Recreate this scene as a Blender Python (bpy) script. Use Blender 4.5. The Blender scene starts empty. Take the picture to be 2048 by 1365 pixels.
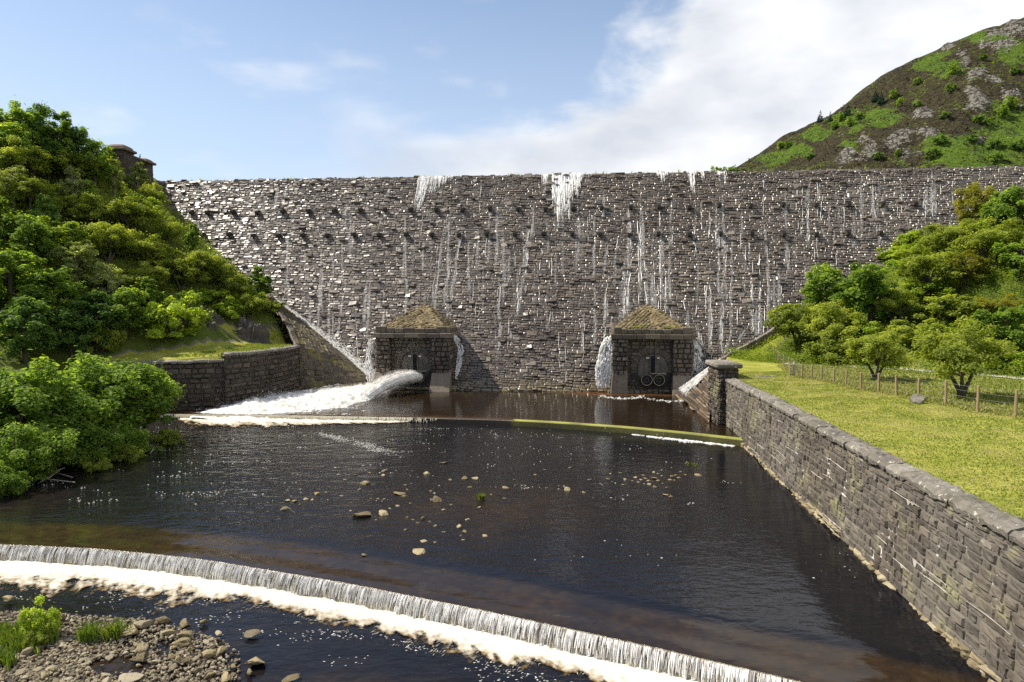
import bpy, bmesh, math, random
import numpy as np
from mathutils import Vector, noise as mn, Matrix
D = bpy.data
SC = bpy.context.scene
COL = SC.collection
R = math.radians
rng = np.random.default_rng(7)
random.seed(7)

# ---------------------------------------------------------------- camera, sky, sun, exposure
F = 1365.; PITCH = math.atan(84.5/1365); CZ = 12.5
cam = D.cameras.new('camera'); camo = D.objects.new('camera', cam); COL.objects.link(camo)
cam.lens = 24.0; cam.sensor_width = 36.0; cam.clip_end = 5000; cam.clip_start = 0.1
camo.location = (0, 0, CZ); camo.rotation_euler = (math.pi/2 - PITCH, 0, 0)
SC.camera = camo
SUN_DIR = Vector((-0.63, 0.12, 0.77)).normalized()
sun = D.lights.new('sun', 'SUN'); suno = D.objects.new('sun', sun); COL.objects.link(suno)
sun.energy = 5.0; sun.angle = R(0.5); sun.color = (1.0, 0.92, 0.78)
suno.rotation_euler = SUN_DIR.to_track_quat('Z', 'Y').to_euler()
SC.view_settings.view_transform = 'Standard'; SC.view_settings.look = 'None'
SC.view_settings.exposure = 0.66; SC.view_settings.gamma = 1.0
SC.render.engine = 'CYCLES'
SC.cycles.max_bounces = 8; SC.cycles.diffuse_bounces = 4; SC.cycles.glossy_bounces = 2
SC.cycles.transmission_bounces = 4; SC.cycles.transparent_max_bounces = 12
SC.cycles.use_denoising = False
SC.cycles.sample_clamp_indirect = 4.0

def world():
    w = D.worlds.new('World'); SC.world = w; w.use_nodes = True
    nt = w.node_tree; nt.nodes.clear(); N = nt.nodes.new; L = nt.links.new
    out = N('ShaderNodeOutputWorld'); bg = N('ShaderNodeBackground'); L(bg.outputs[0], out.inputs[0])
    bg.inputs['Strength'].default_value = 0.09
    sky = N('ShaderNodeTexSky'); sky.sky_type = 'NISHITA'; sky.sun_disc = False
    sky.sun_elevation = math.asin(SUN_DIR.z); sky.sun_rotation = math.atan2(SUN_DIR.x, SUN_DIR.y)
    sky.altitude = 250; sky.air_density = 1.0; sky.dust_density = 0.6; sky.ozone_density = 2.0
    tc = N('ShaderNodeTexCoord')
    sep = N('ShaderNodeSeparateXYZ'); L(tc.outputs['Generated'], sep.inputs[0])
    def M(op, a, b=None, c=None, clamp=False):
        n = N('ShaderNodeMath'); n.operation = op; n.use_clamp = clamp
        for i, v in enumerate((a, b, c)):
            if v is None: continue
            if isinstance(v, (int, float)): n.inputs[i].default_value = v
            else: L(v, n.inputs[i])
        return n.outputs[0]
    def smooth(v, lo, hi):
        n = N('ShaderNodeMapRange'); n.interpolation_type = 'SMOOTHSTEP'; n.clamp = True
        n.inputs['From Min'].default_value = lo; n.inputs['From Max'].default_value = hi
        L(v, n.inputs['Value']); return n.outputs[0]
    az = M('ARCTAN2', sep.outputs[0], sep.outputs[1])          # 0 = along the valley, + = right
    el = M('ARCSINE', sep.outputs[2])
    nz = N('ShaderNodeTexNoise'); nz.inputs['Scale'].default_value = 3.2; nz.inputs['Detail'].default_value = 7
    nz.inputs['Roughness'].default_value = 0.55; nz.inputs['Distortion'].default_value = 0.25
    mp = N('ShaderNodeMapping'); mp.inputs['Scale'].default_value = (1.0, 1.0, 2.0); mp.inputs['Location'].default_value = (3.1, 0.4, 1.7)
    L(tc.outputs['Generated'], mp.inputs[0]); L(mp.outputs[0], nz.inputs['Vector'])
    n = M('SUBTRACT', nz.outputs[0], 0.5)
    # bank of cloud that fills the right hand sky and thins towards the zenith and the left
    a1 = M('ADD', az, M('MULTIPLY', n, 0.75))
    edge = M('ADD', M('MULTIPLY', M('SUBTRACT', el, 0.22), 1.0), 0.0)     # cloud edge leans right going up
    m1 = smooth(M('SUBTRACT', a1, edge), 0.0, 0.11)
    # low veil of white along the horizon
    veil = M('MULTIPLY', smooth(M('SUBTRACT', M('ADD', 0.26, M('MULTIPLY', n, 0.55)), el), -0.02, 0.10), smooth(az, -0.42, 0.02))
    # thin wisps on the left and overhead
    nz2 = N('ShaderNodeTexNoise'); nz2.inputs['Scale'].default_value = 5.5; nz2.inputs['Detail'].default_value = 6
    mp2 = N('ShaderNodeMapping'); mp2.inputs['Scale'].default_value = (1, 1, 2.6); mp2.inputs['Location'].default_value = (7.3, 2.0, 0.2)
    L(tc.outputs['Generated'], mp2.inputs[0]); L(mp2.outputs[0], nz2.inputs['Vector'])
    wisps = M('MULTIPLY', smooth(nz2.outputs[0], 0.56, 0.76), 0.4)
    mask = M('MAXIMUM', M('MAXIMUM', m1, M('MULTIPLY', veil, 0.9)), wisps, clamp=True)
    # a thin overall milky haze low in the sky
    hz = M('MULTIPLY', smooth(M('SUBTRACT', 0.62, el), 0.0, 0.62), 0.62)
    nz3 = N('ShaderNodeTexNoise'); nz3.inputs['Scale'].default_value = 5; nz3.inputs['Detail'].default_value = 5
    L(mp.outputs[0], nz3.inputs['Vector'])
    cr = N('ShaderNodeValToRGB'); cr.color_ramp.elements[0].position = 0.35; cr.color_ramp.elements[1].position = 0.62
    cr.color_ramp.elements[0].color = (5.0, 5.3, 5.85, 1); cr.color_ramp.elements[1].color = (7.25, 7.35, 7.5, 1)
    L(nz3.outputs[0], cr.inputs[0])
    tint = N('ShaderNodeMix'); tint.data_type = 'RGBA'; tint.blend_type = 'MULTIPLY'; tint.inputs[0].default_value = 1.0
    L(sky.outputs[0], tint.inputs[6]); tint.inputs[7].default_value = (1.15, 1.12, 1.1, 1)
    mxh = N('ShaderNodeMix'); mxh.data_type = 'RGBA'; L(hz, mxh.inputs[0]); L(tint.outputs[2], mxh.inputs[6]); mxh.inputs[7].default_value = (5.2, 6.1, 7.4, 1)
    mx = N('ShaderNodeMix'); mx.data_type = 'RGBA'; L(mask, mx.inputs[0]); L(mxh.outputs[2], mx.inputs[6]); L(cr.outputs[0], mx.inputs[7])
    L(mx.outputs[2], bg.inputs[0])
world()

# ---------------------------------------------------------------- helpers
def tag(o, label=None, cat=None, group=None, kind=None):
    if label: o['label'] = label
    if cat: o['category'] = cat
    if group: o['group'] = group
    if kind: o['kind'] = kind
    return o
def link(o, parent=None):
    COL.objects.link(o)
    if parent is not None: o.parent = parent
    return o
def empty(name, loc=(0, 0, 0), rz=0.0):
    o = D.objects.new(name, None); o.empty_display_size = 0.3; COL.objects.link(o)
    o.location = loc; o.rotation_euler = (0, 0, rz); return o
class MB:
    """collects vertices, faces and float attributes for ONE mesh"""
    def __init__(s): s.V = []; s.Fc = []; s.n = 0; s.A = []; s.mi = []
    def add(s, V, faces, tone=0.5, mi=0):
        V = np.asarray(V, float).reshape(-1, 3); off = s.n
        s.V.append(V); s.n += len(V)
        for f in (faces if isinstance(faces, list) else [faces]):
            f = np.asarray(f, int)
            if f.ndim == 1: f = f[None]
            s.Fc.append(f + off); s.mi.append(np.full(len(f), mi))
        s.A.append(np.broadcast_to(np.asarray(tone, float), (len(V),)).copy())
    def mesh(s, name, mats, smooth=False):
        me = D.meshes.new(name)
        V = np.concatenate(s.V); me.vertices.add(len(V)); me.vertices.foreach_set('co', V.ravel())
        loops = np.concatenate([f.ravel() for f in s.Fc]); cnt = np.concatenate([np.full(len(f), f.shape[1]) for f in s.Fc])
        me.loops.add(len(loops)); me.loops.foreach_set('vertex_index', loops)
        me.polygons.add(len(cnt)); st = np.concatenate([[0], np.cumsum(cnt)[:-1]])
        me.polygons.foreach_set('loop_start', st); me.polygons.foreach_set('loop_total', cnt)
        me.polygons.foreach_set('material_index', np.concatenate(s.mi))
        me.polygons.foreach_set('use_smooth', np.full(len(cnt), smooth))
        at = me.attributes.new('tone', 'FLOAT', 'POINT'); at.data.foreach_set('value', np.concatenate(s.A))
        for m in (mats if isinstance(mats, (list, tuple)) else [mats]): me.materials.append(m)
        me.update(); me.validate(); return me
    def build(s, name, mats, parent=None, smooth=False):
        return link(D.objects.new(name, s.mesh(name, mats, smooth)), parent)
def box(mb, x0, x1, y0, y1, z0, z1, tone=0.5, mi=0, b=0.03):
    """box with chamfered edges"""
    bm = bmesh.new(); bmesh.ops.create_cube(bm, size=1)
    for v in bm.verts: v.co = ((x0+x1)/2 + v.co.x*(x1-x0), (y0+y1)/2 + v.co.y*(y1-y0), (z0+z1)/2 + v.co.z*(z1-z0))
    b = min(b, abs(x1-x0)*.3, abs(y1-y0)*.3, abs(z1-z0)*.3)
    if b > 0.002: bmesh.ops.bevel(bm, geom=bm.edges[:], offset=b, segments=1, affect='EDGES')
    addbm(mb, bm, tone, mi)
def addbm(mb, bm, tone=0.5, mi=0):
    bm.verts.index_update(); V = [v.co[:] for v in bm.verts]
    by = {}
    for f in bm.faces: by.setdefault(len(f.verts), []).append([v.index for v in f.verts])
    mb.add(V, [np.array(x) for x in by.values()], tone, mi); bm.free()
def tube(mb, pts, rads, n=7, tone=0.5, mi=0, cap=True):
    pts = [Vector(p) for p in pts]; V = []
    for i, p in enumerate(pts):
        t = (pts[min(i+1, len(pts)-1)] - pts[max(i-1, 0)]).normalized()
        a = t.orthogonal().normalized() if i == 0 else (pa - t*pa.dot(t)).normalized()
        pa = a; b = t.cross(a)
        for k in range(n):
            th = 2*math.pi*k/n; V.append(p + (a*math.cos(th) + b*math.sin(th))*rads[i])
    Q = [[i*n+k, i*n+(k+1) % n, (i+1)*n+(k+1) % n, (i+1)*n+k] for i in range(len(pts)-1) for k in range(n)]
    fs = [np.array(Q)]
    if cap: fs += [np.array([list(range(n))[::-1]]), np.array([[(len(pts)-1)*n+k for k in range(n)]])]
    mb.add([v[:] for v in V], fs, tone, mi)
def grid_faces(nr, nc):
    i, j = np.meshgrid(np.arange(nr-1), np.arange(nc-1), indexing='ij'); a = (i*nc + j).ravel()
    return np.stack([a, a+1, a+nc+1, a+nc], 1)
def fbm(x, y, z=0.0, o=4): return mn.fractal(Vector((x, y, z)), 1.0, 2.0, o)   # about -1..1
def nz3(x, y, z=0.0): return mn.noise(Vector((x, y, z)))
def interp(t, xs, ys): return float(np.interp(t, xs, ys))
def sstep(a, b, x):
    t = min(1.0, max(0.0, (x-a)/(b-a))); return t*t*(3-2*t)
def ray(px, py):
    dx = (px-1024)/F; dy = (682.5-py)/F
    return (dx, math.cos(PITCH)+dy*math.sin(PITCH), -math.sin(PITCH)+dy*math.cos(PITCH))
def onz(px, py, z):
    d = ray(px, py); t = (z-CZ)/d[2]; return Vector((d[0]*t, d[1]*t, z))
def atY(px, py, Y):
    d = ray(px, py); t = Y/d[1]; return Vector((d[0]*t, Y, CZ+d[2]*t))

# ---------------------------------------------------------------- materials
class NT:
    def __init__(s, name):
        s.m = D.materials.new(name); s.m.use_nodes = True; s.t = s.m.node_tree; s.t.nodes.clear()
        s.out = s.n('ShaderNodeOutputMaterial'); s.co = s.n('ShaderNodeTexCoord').outputs['Object']
    def n(s, k): return s.t.nodes.new(k)
    def l(s, a, b): s.t.links.new(a, b)
    def set(s, sock, v):
        if isinstance(v, bpy.types.NodeSocket): s.l(v, sock)
        elif isinstance(v, tuple) and len(v) == 3 and sock.type == 'RGBA': sock.default_value = (*v, 1)
        else: sock.default_value = v
    def noise(s, scale, detail=4, rough=.55, stretch=None, loc=(0, 0, 0), rot=(0, 0, 0), vec=None):
        x = s.n('ShaderNodeTexNoise'); x.inputs['Scale'].default_value = scale; x.inputs['Detail'].default_value = detail
        x.inputs['Roughness'].default_value = rough; v = vec or s.co
        mp = s.n('ShaderNodeMapping'); mp.inputs['Location'].default_value = loc; mp.inputs['Rotation'].default_value = rot
        if stretch: mp.inputs['Scale'].default_value = stretch
        s.l(v, mp.inputs[0]); s.l(mp.outputs[0], x.inputs['Vector']); return x.outputs[0]
    def vor(s, scale, feature='F1', stretch=None):
        x = s.n('ShaderNodeTexVoronoi'); x.feature = feature; x.inputs['Scale'].default_value = scale; v = s.co
        if stretch:
            mp = s.n('ShaderNodeMapping'); mp.inputs['Scale'].default_value = stretch; s.l(v, mp.inputs[0]); v = mp.outputs[0]
        s.l(v, x.inputs['Vector']); return x
    def math(s, op, a, b=0.0, clamp=False):
        x = s.n('ShaderNodeMath'); x.operation = op; x.use_clamp = clamp; s.set(x.inputs[0], a); s.set(x.inputs[1], b); return x.outputs[0]
    def step(s, v, a, b):
        x = s.n('ShaderNodeMapRange'); x.interpolation_type = 'SMOOTHSTEP'; s.set(x.inputs['Value'], v)
        x.inputs['From Min'].default_value = a; x.inputs['From Max'].default_value = b; return x.outputs[0]
    def mix(s, f, a, b, mode='MIX'):
        x = s.n('ShaderNodeMix'); x.data_type = 'RGBA'; x.blend_type = mode; s.set(x.inputs[0], f); s.set(x.inputs[6], a); s.set(x.inputs[7], b); return x.outputs[2]
    def ramp(s, v, stops):
        x = s.n('ShaderNodeValToRGB'); e = x.color_ramp.elements
        while len(e) < len(stops): e.new(0.5)
        for k, (p, c) in enumerate(stops): e[k].position = p; e[k].color = (*c, 1)
        s.set(x.inputs[0], v); return x.outputs[0]
    def attr(s, name='tone'):
        x = s.n('ShaderNodeAttribute'); x.attribute_name = name; return x.outputs['Fac']
    def z(s):
        x = s.n('ShaderNodeSeparateXYZ'); s.l(s.co, x.inputs[0]); return x.outputs[2]
    def bump(s, h, strength=.5, dist=.05, normal=None):
        x = s.n('ShaderNodeBump'); s.set(x.inputs['Strength'], strength); x.inputs['Distance'].default_value = dist; s.l(h, x.inputs['Height'])
        if normal: s.l(normal, x.inputs['Normal'])
        return x.outputs[0]
    def principled(s, col, rough=.8, normal=None, spec=.5, **kw):
        p = s.n('ShaderNodeBsdfPrincipled'); s.set(p.inputs['Base Color'], col); s.set(p.inputs['Roughness'], rough)
        s.set(p.inputs['Specular IOR Level'], spec)
        if normal: s.l(normal, p.inputs['Normal'])
        for k, v in kw.items(): s.set(p.inputs[k.replace('_', ' ')], v)
        s.l(p.outputs[0], s.out.inputs[0]); return s.m
MAT = {}
def stone(name, stops, rough=(.55, .85), bump=.35, nscale=2.2, moss=None, mossz=None, white=None, spec=.4, stain=0.0, wet=None):
    t = NT(name); base = t.ramp(t.attr(), stops)
    n = t.noise(nscale, 6, .65); base = t.mix(t.math('MULTIPLY', t.step(n, .3, .75), .55), base, t.mix(1.0, base, (.45, .42, .38), 'MULTIPLY'))
    if stain: base = t.mix(t.math('MULTIPLY', t.step(t.noise(.16, 5, .6, stretch=(1, 1, .35), loc=(2, 7, 1)), .42, .62), stain), base, t.mix(1.0, base, (.62, .56, .50), 'MULTIPLY'))
    if moss:
        m = t.step(t.noise(.55, 5, .6, loc=(4, 2, 9)), moss[1], moss[1]+.16)
        if mossz: m = t.math('MAXIMUM', t.math('MULTIPLY', m, .5), t.math('MULTIPLY', t.step(t.math('ADD', t.z(), t.math('MULTIPLY', n, 2.0)), mossz[1], mossz[0]), t.step(t.noise(1.7, 4), .38, .56)))
        base = t.mix(t.math('MULTIPLY', m, .85), base, moss[0])
    if white: base = t.mix(t.step(t.noise(white[2], 6, .7, stretch=(1, 1, .6), loc=(1, 5, 3)), white[1], white[1]+.05), base, white[0])
    if wet: base = t.mix(t.step(t.math('ADD', t.z(), t.math('MULTIPLY', n, .15)), wet[1], wet[0]), base, t.mix(1.0, base, (.30, .26, .22), 'MULTIPLY'))
    fine = t.noise(nscale*5, 5, .7)
    h = t.math('ADD', n, t.math('MULTIPLY', fine, .5))
    r = t.math('ADD', rough[0], t.math('MULTIPLY', fine, rough[1]-rough[0]))
    MAT[name] = t.principled(base, r, t.bump(h, bump, .08), spec); return MAT[name]
stone('wet dam stone', [(0, (.06, .046, .034)), (.4, (.135, .107, .08)), (.75, (.20, .162, .124)), (1, (.29, .24, .19))], (.21, .55), .35, 1.6, moss=((.15, .115, .03), .62), mossz=(0.3, 3.4), spec=.9, stain=.8)
stone('dam joint', [(0, (.025, .02, .017)), (1, (.06, .05, .042))], (.5, .8), .3)
stone('drain stone', [(0, (.03, .026, .021)), (1, (.07, .058, .047))], (.6, .9), .4)
stone('portal stone', [(0, (.06, .048, .036)), (.5, (.13, .103, .077)), (1, (.24, .195, .145))], (.45, .8), .5, 1.8, white=((.4, .35, .26), .685, 1.4))
stone('portal roof stone', [(0, (.10, .08, .038)), (.5, (.17, .13, .065)), (1, (.23, .18, .10))], (.7, .95), .4, 2.5, moss=((.2, .19, .03), .62))
stone('river wall stone', [(0, (.07, .062, .053)), (.4, (.13, .115, .098)), (.75, (.19, .168, .14)), (1, (.28, .25, .20))], (.6, .9), .8, 1.7, moss=((.22, .21, .11), .53), stain=.75)
stone('river wall joint', [(0, (.11, .10, .085)), (1, (.2, .18, .15))], (.8, .95), .5, 3.0, white=((.72, .70, .66), .60, .55))
stone('footing stone', [(0, (.16, .13, .075)), (.5, (.27, .22, .13)), (1, (.38, .33, .22))], (.6, .9), .6, 2.4)
stone('coping stone', [(0, (.14, .125, .105)), (.5, (.20, .182, .155)), (1, (.26, .24, .205))], (.75, .95), 1.0, 3.4, moss=((.10, .092, .065), .50), white=((.50, .47, .40), .60, 3.6))
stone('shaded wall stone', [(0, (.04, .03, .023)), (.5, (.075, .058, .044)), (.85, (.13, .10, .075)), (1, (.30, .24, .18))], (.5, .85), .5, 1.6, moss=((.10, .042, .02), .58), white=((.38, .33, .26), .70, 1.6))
stone('tower stone', [(0, (.06, .042, .03)), (.5, (.11, .078, .055)), (1, (.19, .14, .10))], (.8, .95), .4, 1.5)
stone('apron stone', [(0, (.05, .04, .028)), (1, (.12, .095, .06))], (.4, .8), .5, 1.5, moss=((.17, .14, .025), .52))
stone('stepped stone', [(0, (.09, .065, .042)), (.5, (.20, .145, .09)), (1, (.32, .25, .17))], (.3, .6), .4, 1.5)
stone('river rock', [(0, (.11, .085, .045)), (.5, (.24, .19, .10)), (1, (.38, .32, .19))], (.6, .95), .7, 3.0, moss=((.24, .205, .05), .54), wet=(-.12, .12))
stone('bar stone', [(0, (.13, .105, .065)), (.5, (.26, .22, .15)), (1, (.41, .36, .26))], (.7, .95), .5, 4.0)
stone('dark rock', [(0, (.035, .03, .028)), (1, (.11, .095, .085))], (.5, .9), .8, 1.0, moss=((.11, .10, .03), .56))
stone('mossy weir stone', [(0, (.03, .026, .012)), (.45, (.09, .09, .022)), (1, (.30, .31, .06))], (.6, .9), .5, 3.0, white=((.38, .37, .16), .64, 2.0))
stone('dark weir stone', [(0, (.03, .022, .014)), (1, (.06, .045, .028))], (.3, .6), .4, 3.0)

def simple(name, col, rough=.7, var=.25, scale=6, bump=.2, metal=0.0, stretch=None):
    t = NT(name); n = t.noise(scale, 5, .6, stretch=stretch)
    dark = tuple(c*(1-var) for c in col); lite = tuple(min(1, c*(1+var)) for c in col)
    MAT[name] = t.principled(t.ramp(n, [(.3, dark), (.7, lite)]), rough, t.bump(n, bump, .02), .4, Metallic=metal); return MAT[name]
simple('steel plate', (.115, .10, .085), .55, .3, 1.5, .15, .3)
simple('dark opening', (.006, .006, .008), .8, .1)
simple('pale paint', (.72, .67, .52), .6, .15, 9)
simple('valve iron', (.035, .035, .037), .4, .4, 5, .2, .6)
simple('valve rim', (.30, .26, .18), .5, .4, 6)
simple('bark', (.075, .062, .05), .9, .4, 5, .6, 0, (1, 1, .25))
simple('pale bark', (.22, .19, .16), .85, .3, 5, .4)
simple('driftwood', (.30, .26, .20), .85, .3, 5, .4)
simple('fence timber', (.27, .20, .11), .85, .3, 7, .5, 0, (1, 1, .15))
simple('grey timber', (.42, .38, .31), .85, .25, 7, .5, 0, (1, 1, .15))
simple('galvanised wire', (.32, .32, .30), .5, .1, 6, .1, .4)
simple('bird feathers', (.02, .02, .022), .6, .2)
simple('rusty stain', (.16, .06, .02), .5, .4, 3)
simple('lime', (.42, .395, .35), .85, .2, 8)
simple('path gravel', (.42, .40, .37), .95, .15, 12, .4)

def leaf(name, dark, mid, lite, trans=.6):
    t = NT(name); oi = t.n('ShaderNodeObjectInfo').outputs['Random']
    a = t.math('ADD', t.attr(), t.math('MULTIPLY', t.math('SUBTRACT', oi, .5), .45))
    k_ = lambda c: (c[0]*1.12, c[1]*1.10, c[2]*1.9)
    c = t.ramp(a, [(0, k_(dark)), (.5, k_(mid)), (1, k_(lite))])
    p = t.n('ShaderNodeBsdfPrincipled'); t.l(c, p.inputs['Base Color']); p.inputs['Roughness'].default_value = .6; p.inputs['Specular IOR Level'].default_value = .14
    tr = t.n('ShaderNodeBsdfTranslucent'); t.l(t.mix(1.0, c, (1.5, 1.45, .5), 'MULTIPLY'), tr.inputs[0])
    mx = t.n('ShaderNodeMixShader'); mx.inputs[0].default_value = trans; t.l(p.outputs[0], mx.inputs[1]); t.l(tr.outputs[0], mx.inputs[2])
    t.l(mx.outputs[0], t.out.inputs[0]); MAT[name] = t.m; return t.m
leaf('green leaf', (.085, .15, .015), (.17, .265, .028), (.29, .395, .045))
leaf('bright leaf', (.13, .20, .014), (.25, .34, .026), (.40, .50, .05))
leaf('olive leaf', (.125, .165, .018), (.22, .275, .03), (.35, .40, .05))
leaf('pale leaf', (.15, .19, .04), (.26, .315, .075), (.39, .44, .14))
leaf('dark leaf', (.06, .12, .018), (.125, .21, .032), (.21, .31, .05))
leaf('golden leaf', (.11, .12, .012), (.20, .205, .02), (.31, .30, .035))
leaf('bracken leaf', (.07, .12, .012), (.16, .235, .020), (.30, .33, .04))
leaf('grass leaf', (.06, .11, .010), (.13, .20, .018), (.30, .30, .05), .3)
leaf('dry grass leaf', (.16, .17, .03), (.29, .29, .06), (.44, .40, .12), .3)
leaf('conifer leaf', (.012, .032, .014), (.022, .055, .02), (.04, .085, .026), .15)

def whitewater(name, a=(.55, .50, .40), b=(.86, .85, .83), rough=.35, lo=.4, hi=.6, scale=3.0):
    t = NT(name); n = t.noise(scale, 6, .65)
    f = t.math('ADD', t.math('MULTIPLY', t.math('SUBTRACT', n, .5), 1.2), t.attr())
    MAT[name] = t.principled(t.ramp(f, [(.15, a), (.62, b)]), rough, t.bump(t.noise(scale*4, 5, .7), .5, .05), .5, Subsurface_Weight=0.0); return MAT[name]
whitewater('white water', (.30, .28, .24), (.68, .67, .64), .6)
t = NT('silky water'); MAT['silky water'] = t.principled(t.ramp(t.math('ADD', t.attr(), t.math('MULTIPLY', t.math('SUBTRACT', t.noise(1.1, 4, .6), .5), .5)), [(.2, (.34, .31, .25)), (.65, (.72, .71, .69))]), .6, None, .3)
whitewater('trickle water', (.36, .34, .32), (.86, .85, .83), .4)
whitewater('curtain water', (.10, .075, .04), (.5, .45, .34), .2, scale=5)
whitewater('peaty foam', (.15, .095, .03), (.56, .52, .41), .6, scale=2.6)

def veil(name, a, b, amount, stretch, scale, lo, hi, rough=.5):
    """thin or broken water that partly shows what lies behind it: attribute tone thickens it"""
    t = NT(name); n = t.noise(scale, 5, .62, stretch=stretch); f = t.math('ADD', t.attr(), t.math('MULTIPLY', t.math('SUBTRACT', n, .5), 1.5))
    al = t.math('MULTIPLY', t.step(f, lo, hi), amount); c = t.ramp(t.math('ADD', t.attr(), t.math('MULTIPLY', t.math('SUBTRACT', t.noise(scale*1.7, 4, .6, stretch=stretch, loc=(5, 5, 1)), .5), 1.1)), [(.30, a), (.85, b)])
    p = t.n('ShaderNodeBsdfPrincipled'); t.l(c, p.inputs['Base Color']); p.inputs['Roughness'].default_value = rough; p.inputs['Specular IOR Level'].default_value = .3
    tr = t.n('ShaderNodeBsdfTransparent'); mx = t.n('ShaderNodeMixShader'); t.l(al, mx.inputs[0]); t.l(tr.outputs[0], mx.inputs[1]); t.l(p.outputs[0], mx.inputs[2]); t.l(mx.outputs[0], t.out.inputs[0]); MAT[name] = t.m; return t.m
veil('face veil', (.42, .40, .38), (.80, .79, .78), .62, (7, 7, .8), 1.1, .36, .86)
veil('crest veil', (.46, .44, .42), (.82, .81, .80), .92, (4, 4, .7), 1.2, .34, .70)
veil('jet mist', (.60, .58, .54), (.84, .83, .81), .55, (1, 1, 1), 1.3, .30, .95)
veil('weir foam', (.17, .11, .035), (.60, .575, .50), 1.0, (1, 1, 1), 1.7, .28, .62)
def water(name, deep, shallow, brown=.5):
    """attribute chop drives wave height, attribute tone drives how much of the brown bed shows"""
    t = NT(name); chop = t.attr('chop'); sh = t.attr()
    n1 = t.noise(.55, 3, .5, stretch=(1, 1.9, 1)); n2 = t.noise(1.9, 3, .55, stretch=(1, 1.8, 1), loc=(3, 1, 0)); n3 = t.noise(6, 2, .5, stretch=(1, 1.5, 1))
    h = t.math('ADD', t.math('MULTIPLY', n1, .55), t.math('ADD', t.math('MULTIPLY', n2, .20), t.math('MULTIPLY', n3, .02)))
    bed = t.noise(.35, 6, .65, loc=(8, 3, 0)); bed2 = t.noise(1.8, 5, .6, loc=(2, 9, 0))
    f = t.math('ADD', sh, t.math('MULTIPLY', t.math('SUBTRACT', bed, .5), brown), clamp=True)
    cs = t.mix(t.step(bed2, .35, .7), tuple(c*.55 for c in shallow), shallow)
    c = t.mix(t.step(f, .12, .9), deep, cs)
    nb = t.bump(h, chop, .55)
    MAT[name] = t.principled(c, .07, nb, .32, IOR=1.333); return MAT[name]
water('river water', (.007, .0068, .0085), (.055, .032, .013), .62)
water('pool water', (.014, .009, .005), (.13, .055, .018), .25)

def ground_mat():
    t = NT('ground'); kind = t.attr()          # 0 soil/undergrowth, .5 gravel, 1 lawn
    n = t.noise(.5, 5, .6); n2 = t.noise(3.0, 5, .65, rot=(0, 0, .6), stretch=(1, 2.6, 1)); n3 = t.noise(14, 3, .7, stretch=(1, 1.6, 1))
    f = t.math('ADD', t.math('MULTIPLY', n, .45), t.math('ADD', t.math('MULTIPLY', n2, .35), t.math('MULTIPLY', n3, .2)))
    lawn = t.ramp(f, [(.34, (.12, .155, .02)), (.46, (.225, .245, .03)), (.55, (.32, .315, .06)), (.66, (.46, .41, .15))])
    soil = t.ramp(f, [(.3, (.04, .055, .012)), (.5, (.085, .115, .02)), (.7, (.15, .18, .035))])
    grav = t.ramp(t.noise(9, 4), [(.3, (.08, .07, .055)), (.7, (.24, .22, .18))])
    c = t.mix(t.step(kind, .1, .45), soil, grav); c = t.mix(t.step(kind, .6, .9), c, lawn)
    MAT['ground'] = t.principled(c, .95, t.bump(t.math('ADD', n2, n3), .8, .12), .2)
ground_mat()

# ---------------------------------------------------------------- the lie of the land
Z_POOL, Z_MID, Z_LOW = -0.42, -0.9, -1.8
DA = R(5.5); DU = (math.cos(DA), -math.sin(DA)); DN = (-math.sin(DA), -math.cos(DA)); DO = (0.0, 117.0); HZ = 33.5; BV = 21.5
def dam_v(z): return BV*max(0.0, (HZ-z)/HZ)**1.08
def dam_world(u, v, z): return Vector((DO[0]+u*DU[0]+v*DN[0], DO[1]+u*DU[1]+v*DN[1], z))
def ondam(px, py):
    d = ray(px, py); lo, hi = 50., 170.
    for _ in range(50):
        m = (lo+hi)/2; x, y, z = d[0]*m, d[1]*m, CZ+d[2]*m
        if (x-DO[0])*DN[0]+(y-DO[1])*DN[1] > dam_v(z): lo = m
        else: hi = m
    x, y, z = d[0]*lo, d[1]*lo, CZ+d[2]*lo
    return (x-DO[0])*DU[0]+(y-DO[1])*DU[1], z
# right river wall: base and top lines, then the line of the wall to the dam
def xw_base(y): return 14.25+.111*y
def xw_top(y): return 14.86+.1005*y
def xw(y): return xw_top(y)+.0 if y < 69 else interp(y, [69, 69.5, 73, 75, 95.4, 130], [21.8, 21.9, 22.4, 22.8, 29.6, 29.6])
LWALL = [(-47, 76.6), (-38.9, 79.3), (-33.4, 81.6), (-31.6, 83.6), (-30.4, 86.6), (-29.8, 90.2), (-29.5, 94.4)]
def xl(y): return interp(y, [-60, 20, 40, 47, 55, 66, 73, 76.6, 79.3, 81.6, 83.6, 86.6, 90.2, 94.4, 107.8, 125, 140],
                        [-36, -36, -36.5, -36.5, -36, -37, -41, -47, -38.9, -33.4, -31.6, -30.4, -29.8, -29.5, -38.5, -62, -70])
def xfoot_l(y): return interp(y, [-60, 40, 60, 78, 84, 90, 97, 103, 125], [-47, -50, -53, -49, -42.5, -37, -32.5, -28, -26])
def xfoot_r(y): return interp(y, [-60, 45, 58, 66, 72, 78, 84, 92, 100, 130], [58, 56, 54, 51, 46.5, 40, 35.5, 32, 29.6, 29])
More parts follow.
